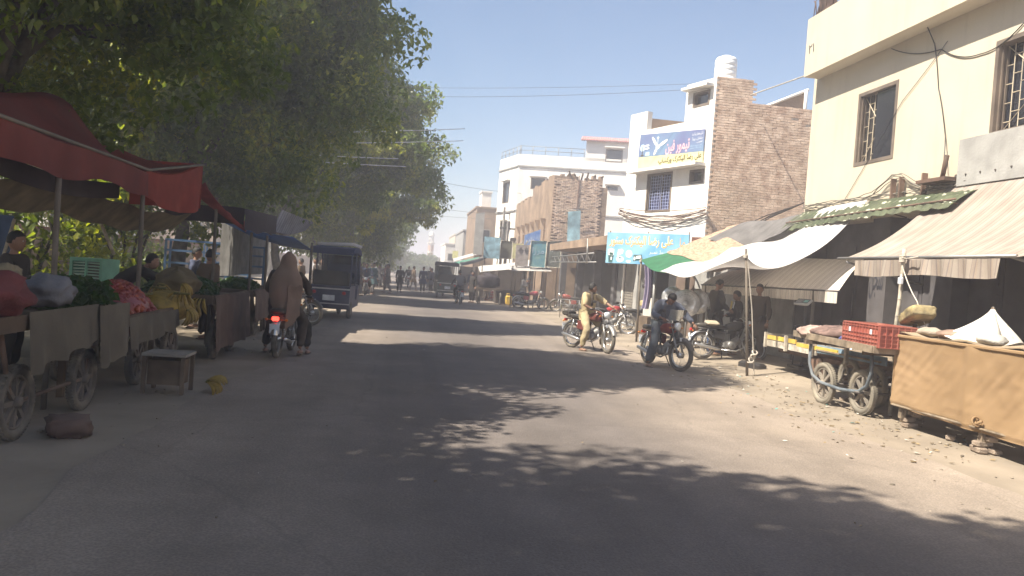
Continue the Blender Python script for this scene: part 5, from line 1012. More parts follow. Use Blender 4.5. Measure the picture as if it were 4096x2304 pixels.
q = B(); q.grid(lambda u, v: (-3.75-.3*v, 5+9.5*u, 2.28-.1*sin(pi*((u*2) % 1))-.3*v+.02*sin(u*40)), 60, 6); solo(q.obj('inner_cloth', beige_s), 'olive beige inner cloth sagging under the red tents', 'cloth')
q = B(); q.grid(lambda u, v: (-3.7, 7.2+3.6*u, 2.45-.2*v-.1*sin(pi*u)), 20, 4); solo(q.obj('dark_strip', dkc), 'dark cloth strip behind the red tent flap', 'cloth')
q = B(); q.grid(lambda u, v: (-3.0-1.6*v, 15.2+3.5*u, 2.5+.08*u+.02*sin(v*9)), 10, 8, thick=.01); q.grid(lambda u, v: (-2.98, 15.2+3.6*u, 2.5+.08*u-.42*v+.03*sin(u*13)*v), 20, 5); q.grid(lambda u, v: (-3.0-1.4*u, 15.2, 2.5-.3*v), 8, 3); solo(q.obj('dark_canopy', dkc), 'dark drooping canopy between the red and the grey striped cloths', 'canopy')
q = B(); q.grid(lambda u, v: (-2.9-.2*v+.2*u, 18.9+4.6*u, 2.75-.02*u-.5*v*(1-.5*u)-.1*sin(pi*u)*v), 24, 8, thick=.006, T=(1, 0, 0)); solo(q.obj('striped_tarp', gws), 'greyish white striped tarp hanging above the blue tarp on the left', 'tarpaulin')
q = B(); q.grid(lambda u, v: (-2.5-1.7*v, 18.2+4.0*u, 2.12-.22*u+.28*v-.06*sin(pi*v)), 18, 12, thick=.006); solo(q.obj('blue_tarp', blt), 'blue tarp roof over the stall behind the woman on the motorcycle', 'tarpaulin')
q = B(); q.grid(lambda u, v: (-4.3+.08*sin(u*11), 19.3+7.5*u, 2.7-1.6*v-.15*sin(pi*u)*(1-v)), 24, 8); solo(q.obj('hanging_sheet', mat('thin_pale_sheet', (.25, .24, .23), .9, trans=.5, var=.2)), 'pale translucent sheet hanging behind the dark canopy', 'sheet')
for y, x, lb in ((8.2, -3.38, 'nearest dark tent pole at the left'), (10.62, -3.36, 'tent pole where the two red tents meet'), (14.3, -3.3, 'thin pole just beyond the bright red tent'), (16.3, -3.05, 'dark pole under the dark canopy'), (17.8, -3.0, 'farther pole under the dark canopy by the woman'), (21.9, -2.5, 'pole under the blue tarp near the rickshaw')):
    q = B(); q.tube([(x, y, -.05), (x+.02, y, 1.3), (x, y, 2.6 if y < 15 else 2.1)], .028, 7); solo(q.obj('tent_pole', pole_m), lb, 'pole', 'poles of the left market tents')
q = B(); q.tube([(-4.6, 12.4, 2.2), (-4.3, 12.5, 1.5)], .025, 6); solo(q.obj('slanting_stick', bamboo), 'pale stick slanting under the red tents above the green cooler', 'stick', 'pale sticks under the tents')
q = B(); q.tube([(-5.3, 11.6, 1.9), (-5.5, 11.6, 1.0)], .022, 6); solo(q.obj('slanting_stick', bamboo), 'pale stick leaning left of the green cooler', 'stick', 'pale sticks under the tents')
# handcart stalls
clo = mat('shade_darkened_beige_cloth', (.13, .11, .08), .95, var=.2, sc=2, bump=.3); dkrim = mat('dark_spoke_iron', (.08, .07, .065), .8, dust=.3)  # beige skirt cloth darkened to deepen the shade under the tents
def stall_cart(name, label, y0, y1, x0, x1, h, wheels):
    t = thing(name, label, 'cart', ((x0+x1)/2, (y0+y1)/2, 0), 0, 'market carts under the tents'); n = 6
    for i in range(n): q = B(); q.bb((x0+(x1-x0)*i/n+.005, y0, h-.04), (x0+(x1-x0)*(i+1)/n-.005, y1, h)); q.obj('plank', woodd, t, True)
    for a, c in (((x0-.03, y0, h-.07), (x0, y1, h+.06)), ((x1, y0, h-.07), (x1+.03, y1, h+.06)), ((x0, y0-.03, h-.07), (x1, y0-.001, h+.06)), ((x0, y1+.001, h-.07), (x1, y1+.03, h+.06))): q = B(); q.bb(a, c); q.obj('side_board', woodd, t, True)
    for x in (x0+.08, x1-.08):
        for y in wheels: spoked_wheel(t, (x, y, .31), .31, tyre_m, dkrim, 8)
        q = B(); q.tube([(x, wheels[0]-.3, h-.05), (x, wheels[0]-.1, .4), (x, wheels[0], .31), (x, wheels[-1], .31), (x, wheels[-1]+.3, h-.05)], .02, 6); q.obj('wheel_fork', rust, t, True)
    for y in (y0+.05, y1-.05):
        q = B(); q.box(((x0+x1)/2, y, (h-.05)/2), (.06, .06, h-.06)); q.obj('prop_leg', woodd, t, True)
    return t
ca = stall_cart('vegetable_cart', 'nearest vegetable cart with beige cloth skirt at the left edge', 5.3, 8.9, -4.0, -2.98, .98, (6.88, 8.25))
def skirt(t, y0, y1, z1, f0, f1, x=-2.93, m=clo, name='cloth_skirt'):
    q = B(); q.grid(lambda u, v: (x+.03*sin(u*(y1-y0)*13)*v+.04*v, y0+(y1-y0)*u, z1-(f0+(f1-f0)*u+.02*sin(u*17))*v), int(26*(y1-y0))+4, 8); return q.obj(name, m, t, True)
skirt(ca, 6.75, 8.2, 1.06, .5, .36); skirt(ca, 8.15, 9.0, 1.04, .6, .55, x=-2.9)
cbb = stall_cart('fruit_cart', 'tomato and banana cart beyond the nearest vegetable cart', 9.1, 11.9, -4.0, -3.0, .82, (9.9, 11.2)); skirt(cbb, 9.1, 11.0, .86, .34, .24)
cc = stall_cart('vegetable_cart', 'dark covered cart with green vegetables behind the stool and the fallen bananas', 12.1, 14.6, -4.0, -2.75, .95, (12.7, 13.8)); skirt(cc, 12.1, 14.6, .98, .78, .8, x=-2.7, m=mat('brown_cloth', (.13, .09, .07), .95, var=.2))
cdd = stall_cart('vegetable_cart', 'far market cart under the blue tarp', 16.0, 19.0, -4.0, -2.9, .9, (16.8, 18.2)); skirt(cdd, 16.0, 19.0, .95, .6, .6, x=-2.85, m=MC['brown_cloth'])
greenm = leaf_material('herb_leaf', (.02, .045, .012), (.035, .075, .02), (.06, .1, .03))
for (x, y, z, rx, ry, rz_, n, lb) in [(-3.35, 8.5, 1.1, .42, .55, .22, 1500, 'mound of dark leafy greens spilling over the nearest cart'), (-3.45, 13.2, 1.05, .5, 1.1, .2, 1600, 'green vegetables heaped on the dark covered cart'), (-3.5, 17.4, 1.0, .4, 1.2, .16, 900, 'greens on the far cart under the blue tarp')]:
    R = random.Random(int(y*7)); q = B(); leaves(q, (x, y, z), (rx, ry, rz_), n, .1, R); q.ell((x, y, z-.05), (rx*.85, ry*.85, rz_*.8), 12, 8); solo(q.obj('leafy_greens', greenm, kind='stuff'), lb, 'vegetables')
R = random.Random(4); q = B()
for i in range(420):
    a = R.uniform(0, 6.3); d = sqrt(R.random()); x, y = cos(a)*d*.42, sin(a)*d*.75; z = .84+.36*(1-d*d)+R.uniform(-.01, .02); q.ell((-3.42+x, 10.05+y, z), (.037, .037, .032), 8, 5, None, R.choice([0, 0, 1]))
q.ell((-3.42, 10.05, .84), (.4, .73, .34), 16, 8); solo(q.obj('tomatoes', [mat('tomato_red', (.2, .02, .015), .35, bump=0), mat('tomato_orange', (.3, .06, .02), .35, bump=0)], kind='stuff'), 'heap of red tomatoes on the fruit cart', 'tomatoes')
banm = mat('banana_yellow', (.3, .2, .03), .55, var=.25, sc=12, bump=0)
def banana_me(k):
    q = B(); a = k*.3; q.tube([(0, 0, 0), (.03, 0, -.05), (.05, 0, -.11), (.045, 0, -.17), (.02, 0, -.21)], [.006, .016, .02, .018, .006], 7); return q.mesh('banana', banm)
bme = [banana_me(0)]
def bunch(x, y, z, label, n=8, rz=0, flat=False, group='banana bunches on the fruit cart'):
    t = thing('banana_bunch', label, 'bananas', (x, y, z), rz, group)
    q = B(); q.tube([(0, -.1, .02), (0, .1, .02)], .016, 6); q.obj('stalk', mat('banana_stalk', (.12, .11, .03), .8) if 'banana_stalk' not in MC else MC['banana_stalk'], t)
    for i in range(n):
        o = bpy.data.objects.new('banana', bme[0]); COL.objects.link(o); o.parent = t; o.location = (0, -.09+.18*i/(n-1), .02+.02*(i % 2)); o.rotation_euler = (radians(-24+48*i/(n-1)), radians(-70 if flat and i % 2 else -35 if flat else (-20 if i % 2 else 12)), radians(-15+30*i/(n-1)))
R = random.Random(6); pos = ['on top of the heap', 'at the street side of the heap', 'at the far end of the heap', 'lowest over the cart edge', 'beside the tomatoes', 'behind the tomatoes', 'next to the tent pole', 'in the middle of the heap', 'on the far corner of the fruit cart', 'hanging over the far side board']
for i in range(10): bunch(-3.25+.28*cos(i*2.1)+.02*i, 11.3+.42*sin(i*1.3), 1.12-.035*i+.03, 'yellow banana bunch '+pos[i], rz=i*.7, n=8)
bunch(-2.93, 11.75, .85, 'banana bunch hanging lowest off the street side of the fruit cart', rz=.2); bunch(-2.17, 9.62, .12, 'bunch of bananas lying fallen on the road edge', n=10, flat=True, group=None)
q = B(); q.ell((-3.2, 11.4, .86), (.36, .65, .22), 16, 8); solo(q.obj('banana_heap', banm), 'yellow mass of bananas under the topmost bunches', 'bananas')
for (x, y, z, r, lb, c) in [(-3.3, 6.5, 1.2, (.4, .5, .22), 'dark red cloth bundle on the nearest cart', (.15, .035, .035)), (-3.15, 6.75, 1.32, (.14, .17, .12), 'yellowish paper bag on the red bundle', (.22, .18, .11)), (-3.1, 7.45, 1.2, (.2, .3, .14), 'white plastic sack sliding off the red bundle', (.17, .17, .185)), (-3.3, 12.2, 1.15, (.3, .35, .22), 'brown sack between the bananas and the dark cart', (.13, .1, .05)), (-3.6, 9.2, 1.05, (.25, .25, .2), 'dark sack behind the tomatoes', (.06, .05, .03))]:
    q = B(); q.ell((x, y, z), r, 40, 22, None, 0, lambda d: d*(1+.26*noise.noise(d*2.2+V((y*7, 0, 0)))+.14*abs(noise.noise(d*4.7+V((y, 0, 0))))+.05*noise.noise(d*11))); solo(q.obj('sack', mat('sack_cloth', c, .9, var=.2, bump=.4)), lb, 'sack')
stl = thing('stool', 'small pale topped wooden stool crate standing beside the fruit cart', 'stool', (-2.6, 9.55, 0)); q = B(); q.bb((-2.85, 9.32, .43), (-2.37, 9.78, .46)); q.obj('top', mat('pale_worn_wood', (.3, .27, .23), .8), stl, True)
for x in (-2.82, -2.4):
    for y in (9.35, 9.75): q = B(); q.bb((x-.02, y-.02, 0), (x+.02, y+.02, .429)); q.obj('leg', woodd, stl, True)
q = B(); q.bb((-2.79, 9.38, .1), (-2.43, 9.72, .38)); q.obj('drawer', woodd, stl, True)
q = B(); q.ell((-2.75, 7.2, .07), (.2, .28, .09), 24, 12, RZ(.4), 0, lambda d: V([math.copysign(abs(c)**.5, c) for c in d])*(.85+.25*noise.noise(d*3))); solo(q.obj('brick_block', mat('dull_red_block', (.09, .05, .042), .9, dust=.3)), 'reddish block chocking the wheel of the nearest cart', 'block')
# green cooler on a stand, blue market racks, back wall
ac = thing('air_cooler', 'mint green air cooler with louvred front standing behind the stalls', 'air cooler', (-5.55, 14.8, 0), -.25); mint = mat('mint_green_paint', (.2, .52, .38), .5, dust=.15)
q = B(); q.bb((-.31, .0, .84), (.31, .5, .9)); q.bb((-.31, 0, 1.32), (.31, .5, 1.38)); q.bb((-.31, 0, .901), (-.26, .5, 1.319)); q.bb((.26, 0, .901), (.31, .5, 1.319)); q.obj('cabinet', mint, ac)
for k in range(8): q = B(); q.box((0, .03, .93+k*.052), (.5, .03, .018), R=RX(.5)); q.obj('slat', mat('pale_mint', (.42, .62, .52), .5) if 'pale_mint' not in MC else MC['pale_mint'], ac)
q = B(); q.bb((-.02, .0, .9), (.02, .04, 1.32)); q.obj('divider', mint, ac); q = B(); q.bb((-.25, .3, .91), (.25, .4, 1.31)); q.obj('back_mesh', dkmetal, ac)
q = B(); q.bb((-.36, -.05, .8), (.36, .55, .835))
for x in (-.33, .33):
    for y in (-.02, .52): q.bb((x-.02, y-.02, 0), (x+.02, y+.02, .8))
q.obj('stand', dkmetal, ac)
blr = mat('blue_rack_paint', (.06, .17, .36), .6, dust=.2); rackn = ['blue iron rack behind the dark canopy pole', 'blue iron rack under the pale hanging sheet', 'blue iron rack farther back near the blue tarp']
for i, (x, y) in enumerate([(-5.0, 20.0), (-4.7, 23.4), (-5.8, 27)]):
    rk = thing('market_rack', rackn[i], 'rack', (x, y, 0), .1, 'blue iron racks')
    for a in (-.7, .7):
        for c in (0, .6): q = B(); q.box((a, c, .95), (.05, .05, 1.9)); q.obj('upright', blr, rk)
    for z in (.6, .95, 1.3, 1.6, 1.85): q = B(); q.bb((-.72, -.02, z), (.72, .02, z+.05)); q.obj('rail', blr, rk)
    q = B(); q.bb((-.68, .05, .55), (.68, .55, .58)); q.obj('shelf', blr, rk)
q = B(); q.bb((-6.6, 11.5, .9), (-6.5, 14.2, 2.0)); solo(q.obj('blue_sheet', mat('dusty_blue_sheet', (.1, .15, .25), .8, var=.2)), 'dusty blue sheet hung behind the nearest stalls left of the green cooler', 'sheet')
bw = thing('boundary_wall', 'long low plastered boundary wall behind the left market shrubs', 'wall', (-12.5, 30, 0)); q = B(); q.bb((-12.7, -10, -.1), (-12.5, 110, 2.0)); q.obj('panel', mudm, bw, True); q = B(); q.bb((-12.76, -10, 2.002), (-12.44, 110, 2.1)); q.obj('coping', mat('red_coping', (.28, .1, .08), .8), bw, True)
# men in the market
def mk(lb, loc, rz, J, a=blackc, b_=blackc, **k): return person(lb, loc, rz, J, a, b_, group='people among the left market stalls', **k)
J = stand(1.03); J['chest'] += V((0, .22, -.1)); J['neck'] += V((0, .36, -.2)); J['head'] += V((0, .45, -.22)); J['lsh'] += V((0, .3, -.15)); J['rsh'] += V((0, .3, -.15)); J['rel'] = V((.26, .6, 1.2)); J['rha'] = V((.2, .85, 1.12)); J['lel'] = V((-.24, .5, 1.1)); J['lha'] = V((-.2, .7, .98)); J['waist'] += V((0, .05, 0))
mk('dark clothed seller stooping over the greens cart with an arm stretched out', (-4.35, 12.9, 0), -pi/2+.2, J, seed=21)
mk('seller in black standing behind the leafy greens beside the cooler', (-4.5, 9.9, 0), -pi/2, stand(1.0, 'front'), seed=22)
mk('man in brown standing by the far pole of the dark canopy', (-3.6, 15.4, 0), -.6, stand(.98), brownc, darkc, seed=23)
mk('man in dark blue behind the far vegetable cart', (-4.4, 17.6, 0), -pi/2, stand(1.0), bluec, darkc, seed=24)
# bicycle-like parked motorcycle and the blue rickshaw
motorcycle('motorcycle with pale rimmed wheel parked sideways behind the woman', (-2.75, 20.55, 0), face((-3.4, 20.9), (-2.2, 20.3)), tank=blackp, tyre=grey_tyre, tilt=.08)
def rickshaw(label, loc, rz, cm, canopy, group='rickshaws'):
    t = thing('auto_rickshaw', label, 'rickshaw', loc, rz, group)
    def prof(x): return [(x, y, z) for y, z in ((-1.25, .35), (-1.3, .95), (.15, .95), (.2, .55), (.55, .5), (.8, .95), (1.1, .95), (1.25, .6), (1.1, .3), (-1.2, .28))]
    q = B(); q.loft([prof(-.58), prof(.58)], True, True, 0, False); q.obj('body', cm, t)
    q = B(); q.loft([[(x*k, y, z) for y, z in ((-1.32, 1.85), (-1.2, 2.03), (0, 2.1), (.85, 2.02), (.98, 1.9), (.85, 1.86), (0, 1.94), (-1.2, 1.9))] for x, k in ((-.62, 1), (-.5, 1), (.5, 1), (.62, 1))], True, True, 0, False); q.obj('canopy', canopy, t)
    for x in (-.58, .58):
        for y0, z0, y1 in ((-1.27, .94, -1.27), (-.1, .94, -.1), (1.05, .94, .85)): q = B(); q.tube([(x, y0, z0), (x, y1, 1.92)], .025, 6); q.obj('post', cm, t)
    q = B(); q.add([(-.55, 1.06, .97), (.55, 1.06, .97), (.55, .88, 1.85), (-.55, .88, 1.85)], [(0, 1, 2, 3)]); q.obj('windscreen', mirr, t)
    q = B(); q.rbox((0, -.75, .9), (1.05, .5, .18), .05); q.obj('seat', seatm, t); q = B(); q.rbox((0, -1.05, 1.15), (1.05, .12, .45), .04); q.obj('seat_back', seatm, t); q = B(); q.rbox((0, .35, .78), (.6, .35, .14), .04); q.obj('driver_seat', seatm, t)
    for c in ((-.55, -.85, .26), (.55, -.85, .26), (0, 1.12, .26)):
        w = B(); w.lathe([(.02, -.05), (.15, -.045), (.15, .045), (.02, .05)], 16, c, AX); wo = w.obj('wheel', steel, t); y = B(); y.torus(c, .2, .06, 22, 8, AX); y.obj('tyre', tyre_m, wo)
    for x in (-.42, .42): q = B(); q.ell((x, -1.31, .75), (.06, .03, .05), 10, 6); q.obj('tail_light', redl, t)
    q = B(); q.bb((-.585, -1.32, .84), (.585, -1.303, .88)); q.bb((-.585, -1.322, .42), (.585, -1.3, .45)); q.obj('trim_strip', chrome, t)
    q = B(); q.ell((0, 1.26, .85), (.1, .05, .1), 12, 8); q.obj('headlight', glassl, t); q = B(); q.rbox((0, -1.33, .6), (.34, .02, .16), .005); q.obj('number_plate', platem, t)
    return t
navyp = mat('navy_body_paint', (.025, .04, .11), .5, dust=.25); navyc = mat('navy_canopy', (.02, .035, .1), .8, trans=.1)
rk = rickshaw('dark blue auto rickshaw with navy canopy parked under the trees on the left', (-2.0, 24.3, 0), -.05, navyp, navyc)
q = B(); q.tube([(-2.5, 23.2, 2.12), (-1.5, 23.6, 2.18), (-1.4, 25.4, 2.16)], .05, 7); solo(q.obj('roof_roll', cw), 'white cloth roll lying on the blue rickshaw canopy', 'cloth roll')
rr = rickshaw('dusky rickshaw driving away in the middle of the far street', (2.5, 47, 0), .05, mat('green_body_paint', (.03, .06, .05), .5, dust=.3), dkc)

# ------------------------------------------------------------------ distant crowd
wk = [person('walker in dull blue clothes at the street centre among the far crowd', (1.3, 52, 0), pi, stand(1.0, 'down', .22), bluec, greyc2, group='people in the far street', seed=31),
      person('person in maroon standing beside the trees in the far crowd', (-2.4, 36, 0), -1.2, stand(.96), maroonc, darkc, group='people in the far street', seed=32)]
def re(col): return {'dull_blue_cotton': col, 'maroon_cotton': col}
far = [(-3.0, 38.5, blackc, 'black clothed person beside the third tree'), (-2.2, 40.5, brownc, 'brown clothed person beyond the maroon one'), (-1.6, 43, tealc, 'person in teal walking on the left of the far road'), (-2.8, 45, darkc, 'dark figure in the deep shade of the far trees'), (-.9, 47.5, greyc2, 'grey clothed walker left of the road centre'),
       (-.2, 50, blackc, 'black clothed walker next to the grey one'), (.7, 55.5, brownc, 'brown clothed person standing in the middle of the far street'), (1.9, 53.5, bluegrey, 'blue grey clothed walker before the far rickshaw'), (2.0, 60, darkc, 'distant dark walker beyond the rickshaw'), (3.6, 58, greyc2, 'distant grey walker near the right hand stalls'),
       (4.3, 50, bluec, 'man in blue by the far white awning'), (3.65, 41.4, blackc, 'man in black striding beside the loaded cart'), (-1.2, 58, maroonc, 'far maroon figure between the trees and the road'), (4.9, 45.5, brownc, 'brown clothed man at the pink striped sacks'), (-3.4, 31.5, darkc, 'dark clothed man behind the blue rickshaw'), (-2.9, 33.2, palec, 'man in pale clothes behind the blue rickshaw')]
R = random.Random(71); cl = [blackc, darkc, brownc, greyc2, bluec, tealc, maroonc, bluegrey, palec]; cn = ['black', 'very dark brown', 'brown', 'grey', 'dull blue', 'teal', 'maroon', 'blue grey', 'pale']
for i in range(18):
    y = 29+i*1.9+R.uniform(-.5, .5); j = R.choice([0, 1, 1, 2, 3, 4, 5, 6, 7]); cnt = sum(1 for f_ in far if 'crowd under' in f_[3] and f_[3].startswith(cn[j]+' ')); far.append((-3.6+(y-29)*.062+R.uniform(-.7, .7), y, cl[j], '%s clothed person, %s nearest such in the crowd under the left trees' % (cn[j], ['the', 'second', 'third', 'fourth', 'fifth', 'sixth'][cnt])))
for i, (x, y, c, lb) in enumerate(far): copy_thing(wk[i % 2], (x, y, 0), (i*1.9) % 6.2, lb, 'people in the far street', re(c))
for i, (x, y, lb, c) in enumerate([(-1.9, 41.8, 'motorcycle of a far rider on the left of the street', bluec), (2.75, 38.5, 'motorcycle of the purple clothed rider in the far road', greyc2), (.4, 62, 'most distant motorcycle coming up the street', darkc)]):
    motorcycle(lb, (x, y, 0), [pi, .1, pi][i], tank=[redp, blackp, redp][i], lit=False)
    person('rider in %s clothes on the %s' % (['dull blue', 'grey', 'dark brown'][i], ['far motorcycle at the left of the street', 'far motorcycle in the road centre', 'most distant motorcycle']
[i]), (x, y, 0), [pi, .1, pi][i], ride(), c, darkc, group='far motorcycle riders', seed=40+i)
# loaded cart, sacks, jerrycan
lc = thing('loaded_cart', 'dark heaped cart pushed along by the man in black at the far stalls', 'cart', (4.4, 41.5, 0)); q = B(); q.ell((4.5, 41.7, 1.2), (.62, .62, .42), 26, 14, None, 0, lambda d: V([math.copysign(abs(c)**.6, c) for c in d])*(.9+.3*noise.noise(d*2.3))); q.obj('load', dkc, lc, True)
q = B(); q.bb((3.8, 41.0, .75), (5.2, 42.4, .85)); q.obj('platform', woodd, lc, True)
for x in (3.95, 5.1): spoked_wheel(lc, (x, 41.1, .33), .33, tyre_m, dkrim)
strp = stripes(mat('pink_striped_sack', (.9, .9, .9), .8), [(0, (.6, .12, .14)), (.5, (.62, .4, .4))], .16, 'Z')
for i, (x, y, z, lb) in enumerate([(5.35, 46.5, .35, 'tall pink striped sack standing at the far stall'), (5.0, 46.3, .3, 'plain end of the pink sack row nearest the road'), (5.5, 46.8, .95, 'pink striped sack lying on top of the others'), (6.0, 46.6, .4, 'pink striped sack nearest the dark shop mouth')]):
    q = B(); q.rbox((x, y, z), (.36, .4, .62), .1, RX(.1*i)); solo(q.obj('sack', strp), lb, 'sack', 'pink striped sacks')
q = B(); q.rbox((5.55, 41.0, .28), (.34, .3, .5), .06); q.tube([(5.45, 41, .53), (5.45, 41, .62), (5.62, 41, .62), (5.62, 41, .53)], .025, 5); solo(q.obj('jerrycan', mat('yellow_plastic', (.55, .36, .05), .6)), 'yellow jerrycan standing left of the pinkish red motorcycle', 'jerrycan')

# ------------------------------------------------------------------ distant buildings
mbd = thing('old_brick_building', 'roofless old brown brick building with a ragged broken top', 'building', (8.6, 46, 0)); R = random.Random(17)
q = B(); n = 16
def ragged(q, a, c, z, n, th):
    for i in range(n):
        p0 = V((*a, 0)).lerp(V((*c, 0)), i/n); p1 = V((*a, 0)).lerp(V((*c, 0)), (i+1)/n); h = z(i/n)+R.uniform(-.12, .12); d = V(th)
        q.add([(p.x, p.y, zz) for zz in (-.1, h) for p in (p0, p1, p1+d, p0+d)], [(3, 2, 1, 0), (4, 5, 6, 7), (0, 1, 5, 4), (1, 2, 6, 5), (2, 3, 7, 6), (3, 0, 4, 7)])
ragged(q, (7.6, 41.5), (7.6, 55.5), lambda k: 7.1 if k < .5 else 6.6, 24, (.35, 0, 0)); ragged(q, (7.96, 41.5), (10.25, 41.5), lambda k: 7.1+.1*sin(k*9), 12, (0, .35, 0)); ragged(q, (10.25, 41.5), (10.25, 55), lambda k: 6.6-k, 10, (.3, 0, 0)); q.obj('wall', mudm, mbd, True)
q = B(); z = 3.3; row = 0
while z < 6.95:
    x = 7.62+(.12 if row % 2 else 0)
    while x < 10.1:
        if R.random() > .05: q.box((x+.11, 41.49-R.uniform(0, .02), z+.035), (.22, .03, .064), jit=.004)
        x += .238
    z += .08; row += 1
q.obj('brick', brickm, mbd, True, kind='stuff')
for i in range(6):
    b = B(); y = 43.2+i*1.9; b.poly([(7.6, y, 4.9), (7.3, y, 4.9), (7.6, y, 4.3)], (0, .25, 0)); b.bb((7.5, y-.01, 3.2), (7.599, y+.26, 4.29)); b.obj('bracket', mudm, mbd, True)
for i in range(7):
    b = B(); x = 8.3+i*.28; b.tube([(x, 41.8, 7.05), (x+R.uniform(-.3, .3), 41.4, 7.35+R.uniform(-.1, .15))], .05, 5); b.obj('roof_beam', woodd, mbd, True)
b = B(); b.tube([(8.95, 41.44, 7.2), (8.95, 41.44, 4)], .025, 5); b.obj('downpipe', rust, mbd, True)
sgc = thing('hanging_sign', 'pale blue cloth sign hung on the old brick building', 'sign', (8.8, 41.2, 4.4)); b = B(); b.grid(lambda u, v: (8.4+.68*u+.08*(1-v), 41.15+.03*sin(v*5), 3.55+1.65*v+.12*u), 6, 8, thick=.01, T=(0, 1, 0)); b.obj('cloth', mat('pale_blue_print', (.35, .55, .6), .7, var=.3, sc=2, bump=0), sgc, True)
b = B(); b.tube([(8.42, 41.2, 5.28), (9.2, 41.2, 5.4)], .02, 5); b.obj('rod', steel, sgc, True)
# white corner building
A2, B2, C2 = (15.4, 54), (7.6, 56), (6.7, 60); M2 = wframe(A2, B2); M3 = wframe(B2, C2); L2_ = hypot(7.8, 2); L3 = hypot(.9, 4)
w2b = thing('white_building', 'three storey white corner building with roof railing and pink tiled stair hut', 'building', (10, 57, 0))
h2 = [(.95, 1.95, 7.85, 8.65), (6.3, 7.15, 8.1, 8.4)]; h3 = [(1.1, 2.5, 6.9, 8.45), (1.1, 2.5, 4.0, 5.5)]; h4 = [(6.1, 7.3, 10.1, 11.0)]
b = B(); holed(b, M2, 0, L2_, 0, 10.3, h2, .3); holed(b, M3, 0, L3-.003, 0, 10.3, h3, .3); holed(b, M2, 4.7, L2_+.1, 10.302, 11.5, h4, .3); panel(b, M2, .3, L2_, .1, 10.0, -8, -.5); panel(b, M2, 4.8, L2_, 10.0, 11.45, -4, -.5); b.obj('wall', whiter, w2b, True)
for h in h2+h4: win(w2b, M2, h, .12, pat='none')
for h in h3: win(w2b, M3, h, .12, pat='none')
for Mx, L_e, hs in ((M2, L2_, h2+h4), (M3, L3, h3)):
    for z in (9.4, 6.2): b = B(); panel(b, Mx, 0, L_e, z, z+.1, .002, .09); b.obj('band', greyc, w2b, True)
    for h in hs: b = B(); panel(b, Mx, h[0]-.1, h[1]+.1, h[3]+.08, h[3]+.16, .002, .3); b.obj('window_hood', whiter, w2b, True)
for Mx, L_e in ((M2, 4.6), (M3, L3)):
    b = B(); n = int(L_e/1.0)+1
    for i in range(n+1): p = Mx @ V((L_e*i/n, 10.3, -.1)); b.tube([p, p+V((0, 0, .62))], .025, 4)
    for z in (10.6, 10.9): b.tube([Mx @ V((0, z, -.1)), Mx @ V((L_e, z, -.1))], .02, 4)
    b.obj('railing', steel, w2b, True)
b = B()
for i in range(26): x = 4.4+i*.16; b.tube([M2 @ V((x, 11.5, .35)), M2 @ V((x, 11.95, -1.2))], .1, 5)
b.obj('tiled_roof', mat('pink_roof_tile', (.55, .27, .25), .8), w2b, True, kind='stuff')
b = B(); panel(b, wframe((15.45, 53), (15.45, 54)), -7, .9, 0, 9.4, -3, 0); b.v = [(x+.2, y, z) for x, y, z in b.v]; solo(b.obj('grey_building', greyc), 'plain shaded grey building filling the gap beside the white corner building', 'building')
# smaller far blocks on the right
def block(label, x0, x1, y, d, h, m, wins=(), name='house'):
    t = thing(name, label, 'building', ((x0+x1)/2, y, 0), 0, 'far buildings on the right of the street'); b = B(); b.bb((x0, y, -.1), (x1, y+d, h)); b.obj('wall', m, t, True)
    for (a, c, z0, z1) in wins: f = B(); f.bb((a-.06, y-.03, z0-.06), (c+.06, y-.004, z1+.06)); fo = f.obj('window', greyc, t, True); p = B(); p.bb((a, y-.045, z0), (c, y-.032, z1)); p.obj('pane', paned, fo, True)
    b = B(); b.bb((x0-.08, y-.08, h+.003), (x1+.08, y+d+.08, h+.15)); b.obj('parapet', m, t, True); return t
block('plain brown brick house left of the white corner building', 5.7, 8.2, 66, 10, 7.0, mudm, [(6.2, 6.9, 4.2, 5.2)]); block('slender white stair hut on the far brown brick house', 6.1, 6.9, 66.6, 2, 8.4, whiter)
block('tiny bright white house at the end of the right hand row', 4.6, 6.6, 92, 10, 4.6, whiter, [(5.0, 5.5, 2.8, 3.5), (5.8, 6.2, 2.8, 3.5)]); block('grey plastered house before the tiny white one', 5.6, 9, 78, 12, 5.6, greyc, [(6, 6.7, 3.4, 4.4)]); block('low cream house far down the street', 6.5, 14, 106, 14, 6.4, cream, [(7.2, 7.8, 4, 5)]); block('far tall white house near the minaret', 12, 20, 120, 14, 9, whiter, [(13, 14, 6, 7.4)])
for i, (x, y, w, d, h) in enumerate([(-26, 30, 9, 14, 6), (-24, 52, 8, 12, 7.5), (-22, 74, 10, 12, 6), (-14, 150, 12, 12, 7), (2, 175, 14, 12, 4.2)]):
    b = thing('house', ['cream house behind the boundary wall nearest the tents', 'taller plastered house behind the boundary wall', 'brown house behind the boundary wall farther on', 'hazy house left of the minaret', 'low hazy house at the foot of the minaret'][i], 'building', (x, y, 0), 0, 'houses beyond the market'); q = B(); q.bb((x-w/2, y, 0), (x+w/2, y+d, h)); q.obj('wall', [cream, whiter, mudm, whiter, mudm][i], b, True)
    for k in range(3): f = B(); a = x-w/2+w*(k+.5)/3; f.bb((a-.5, y-.05, h*.5), (a+.5, y-.003, h*.5+1.2)); f.obj('window', paned, b, True)
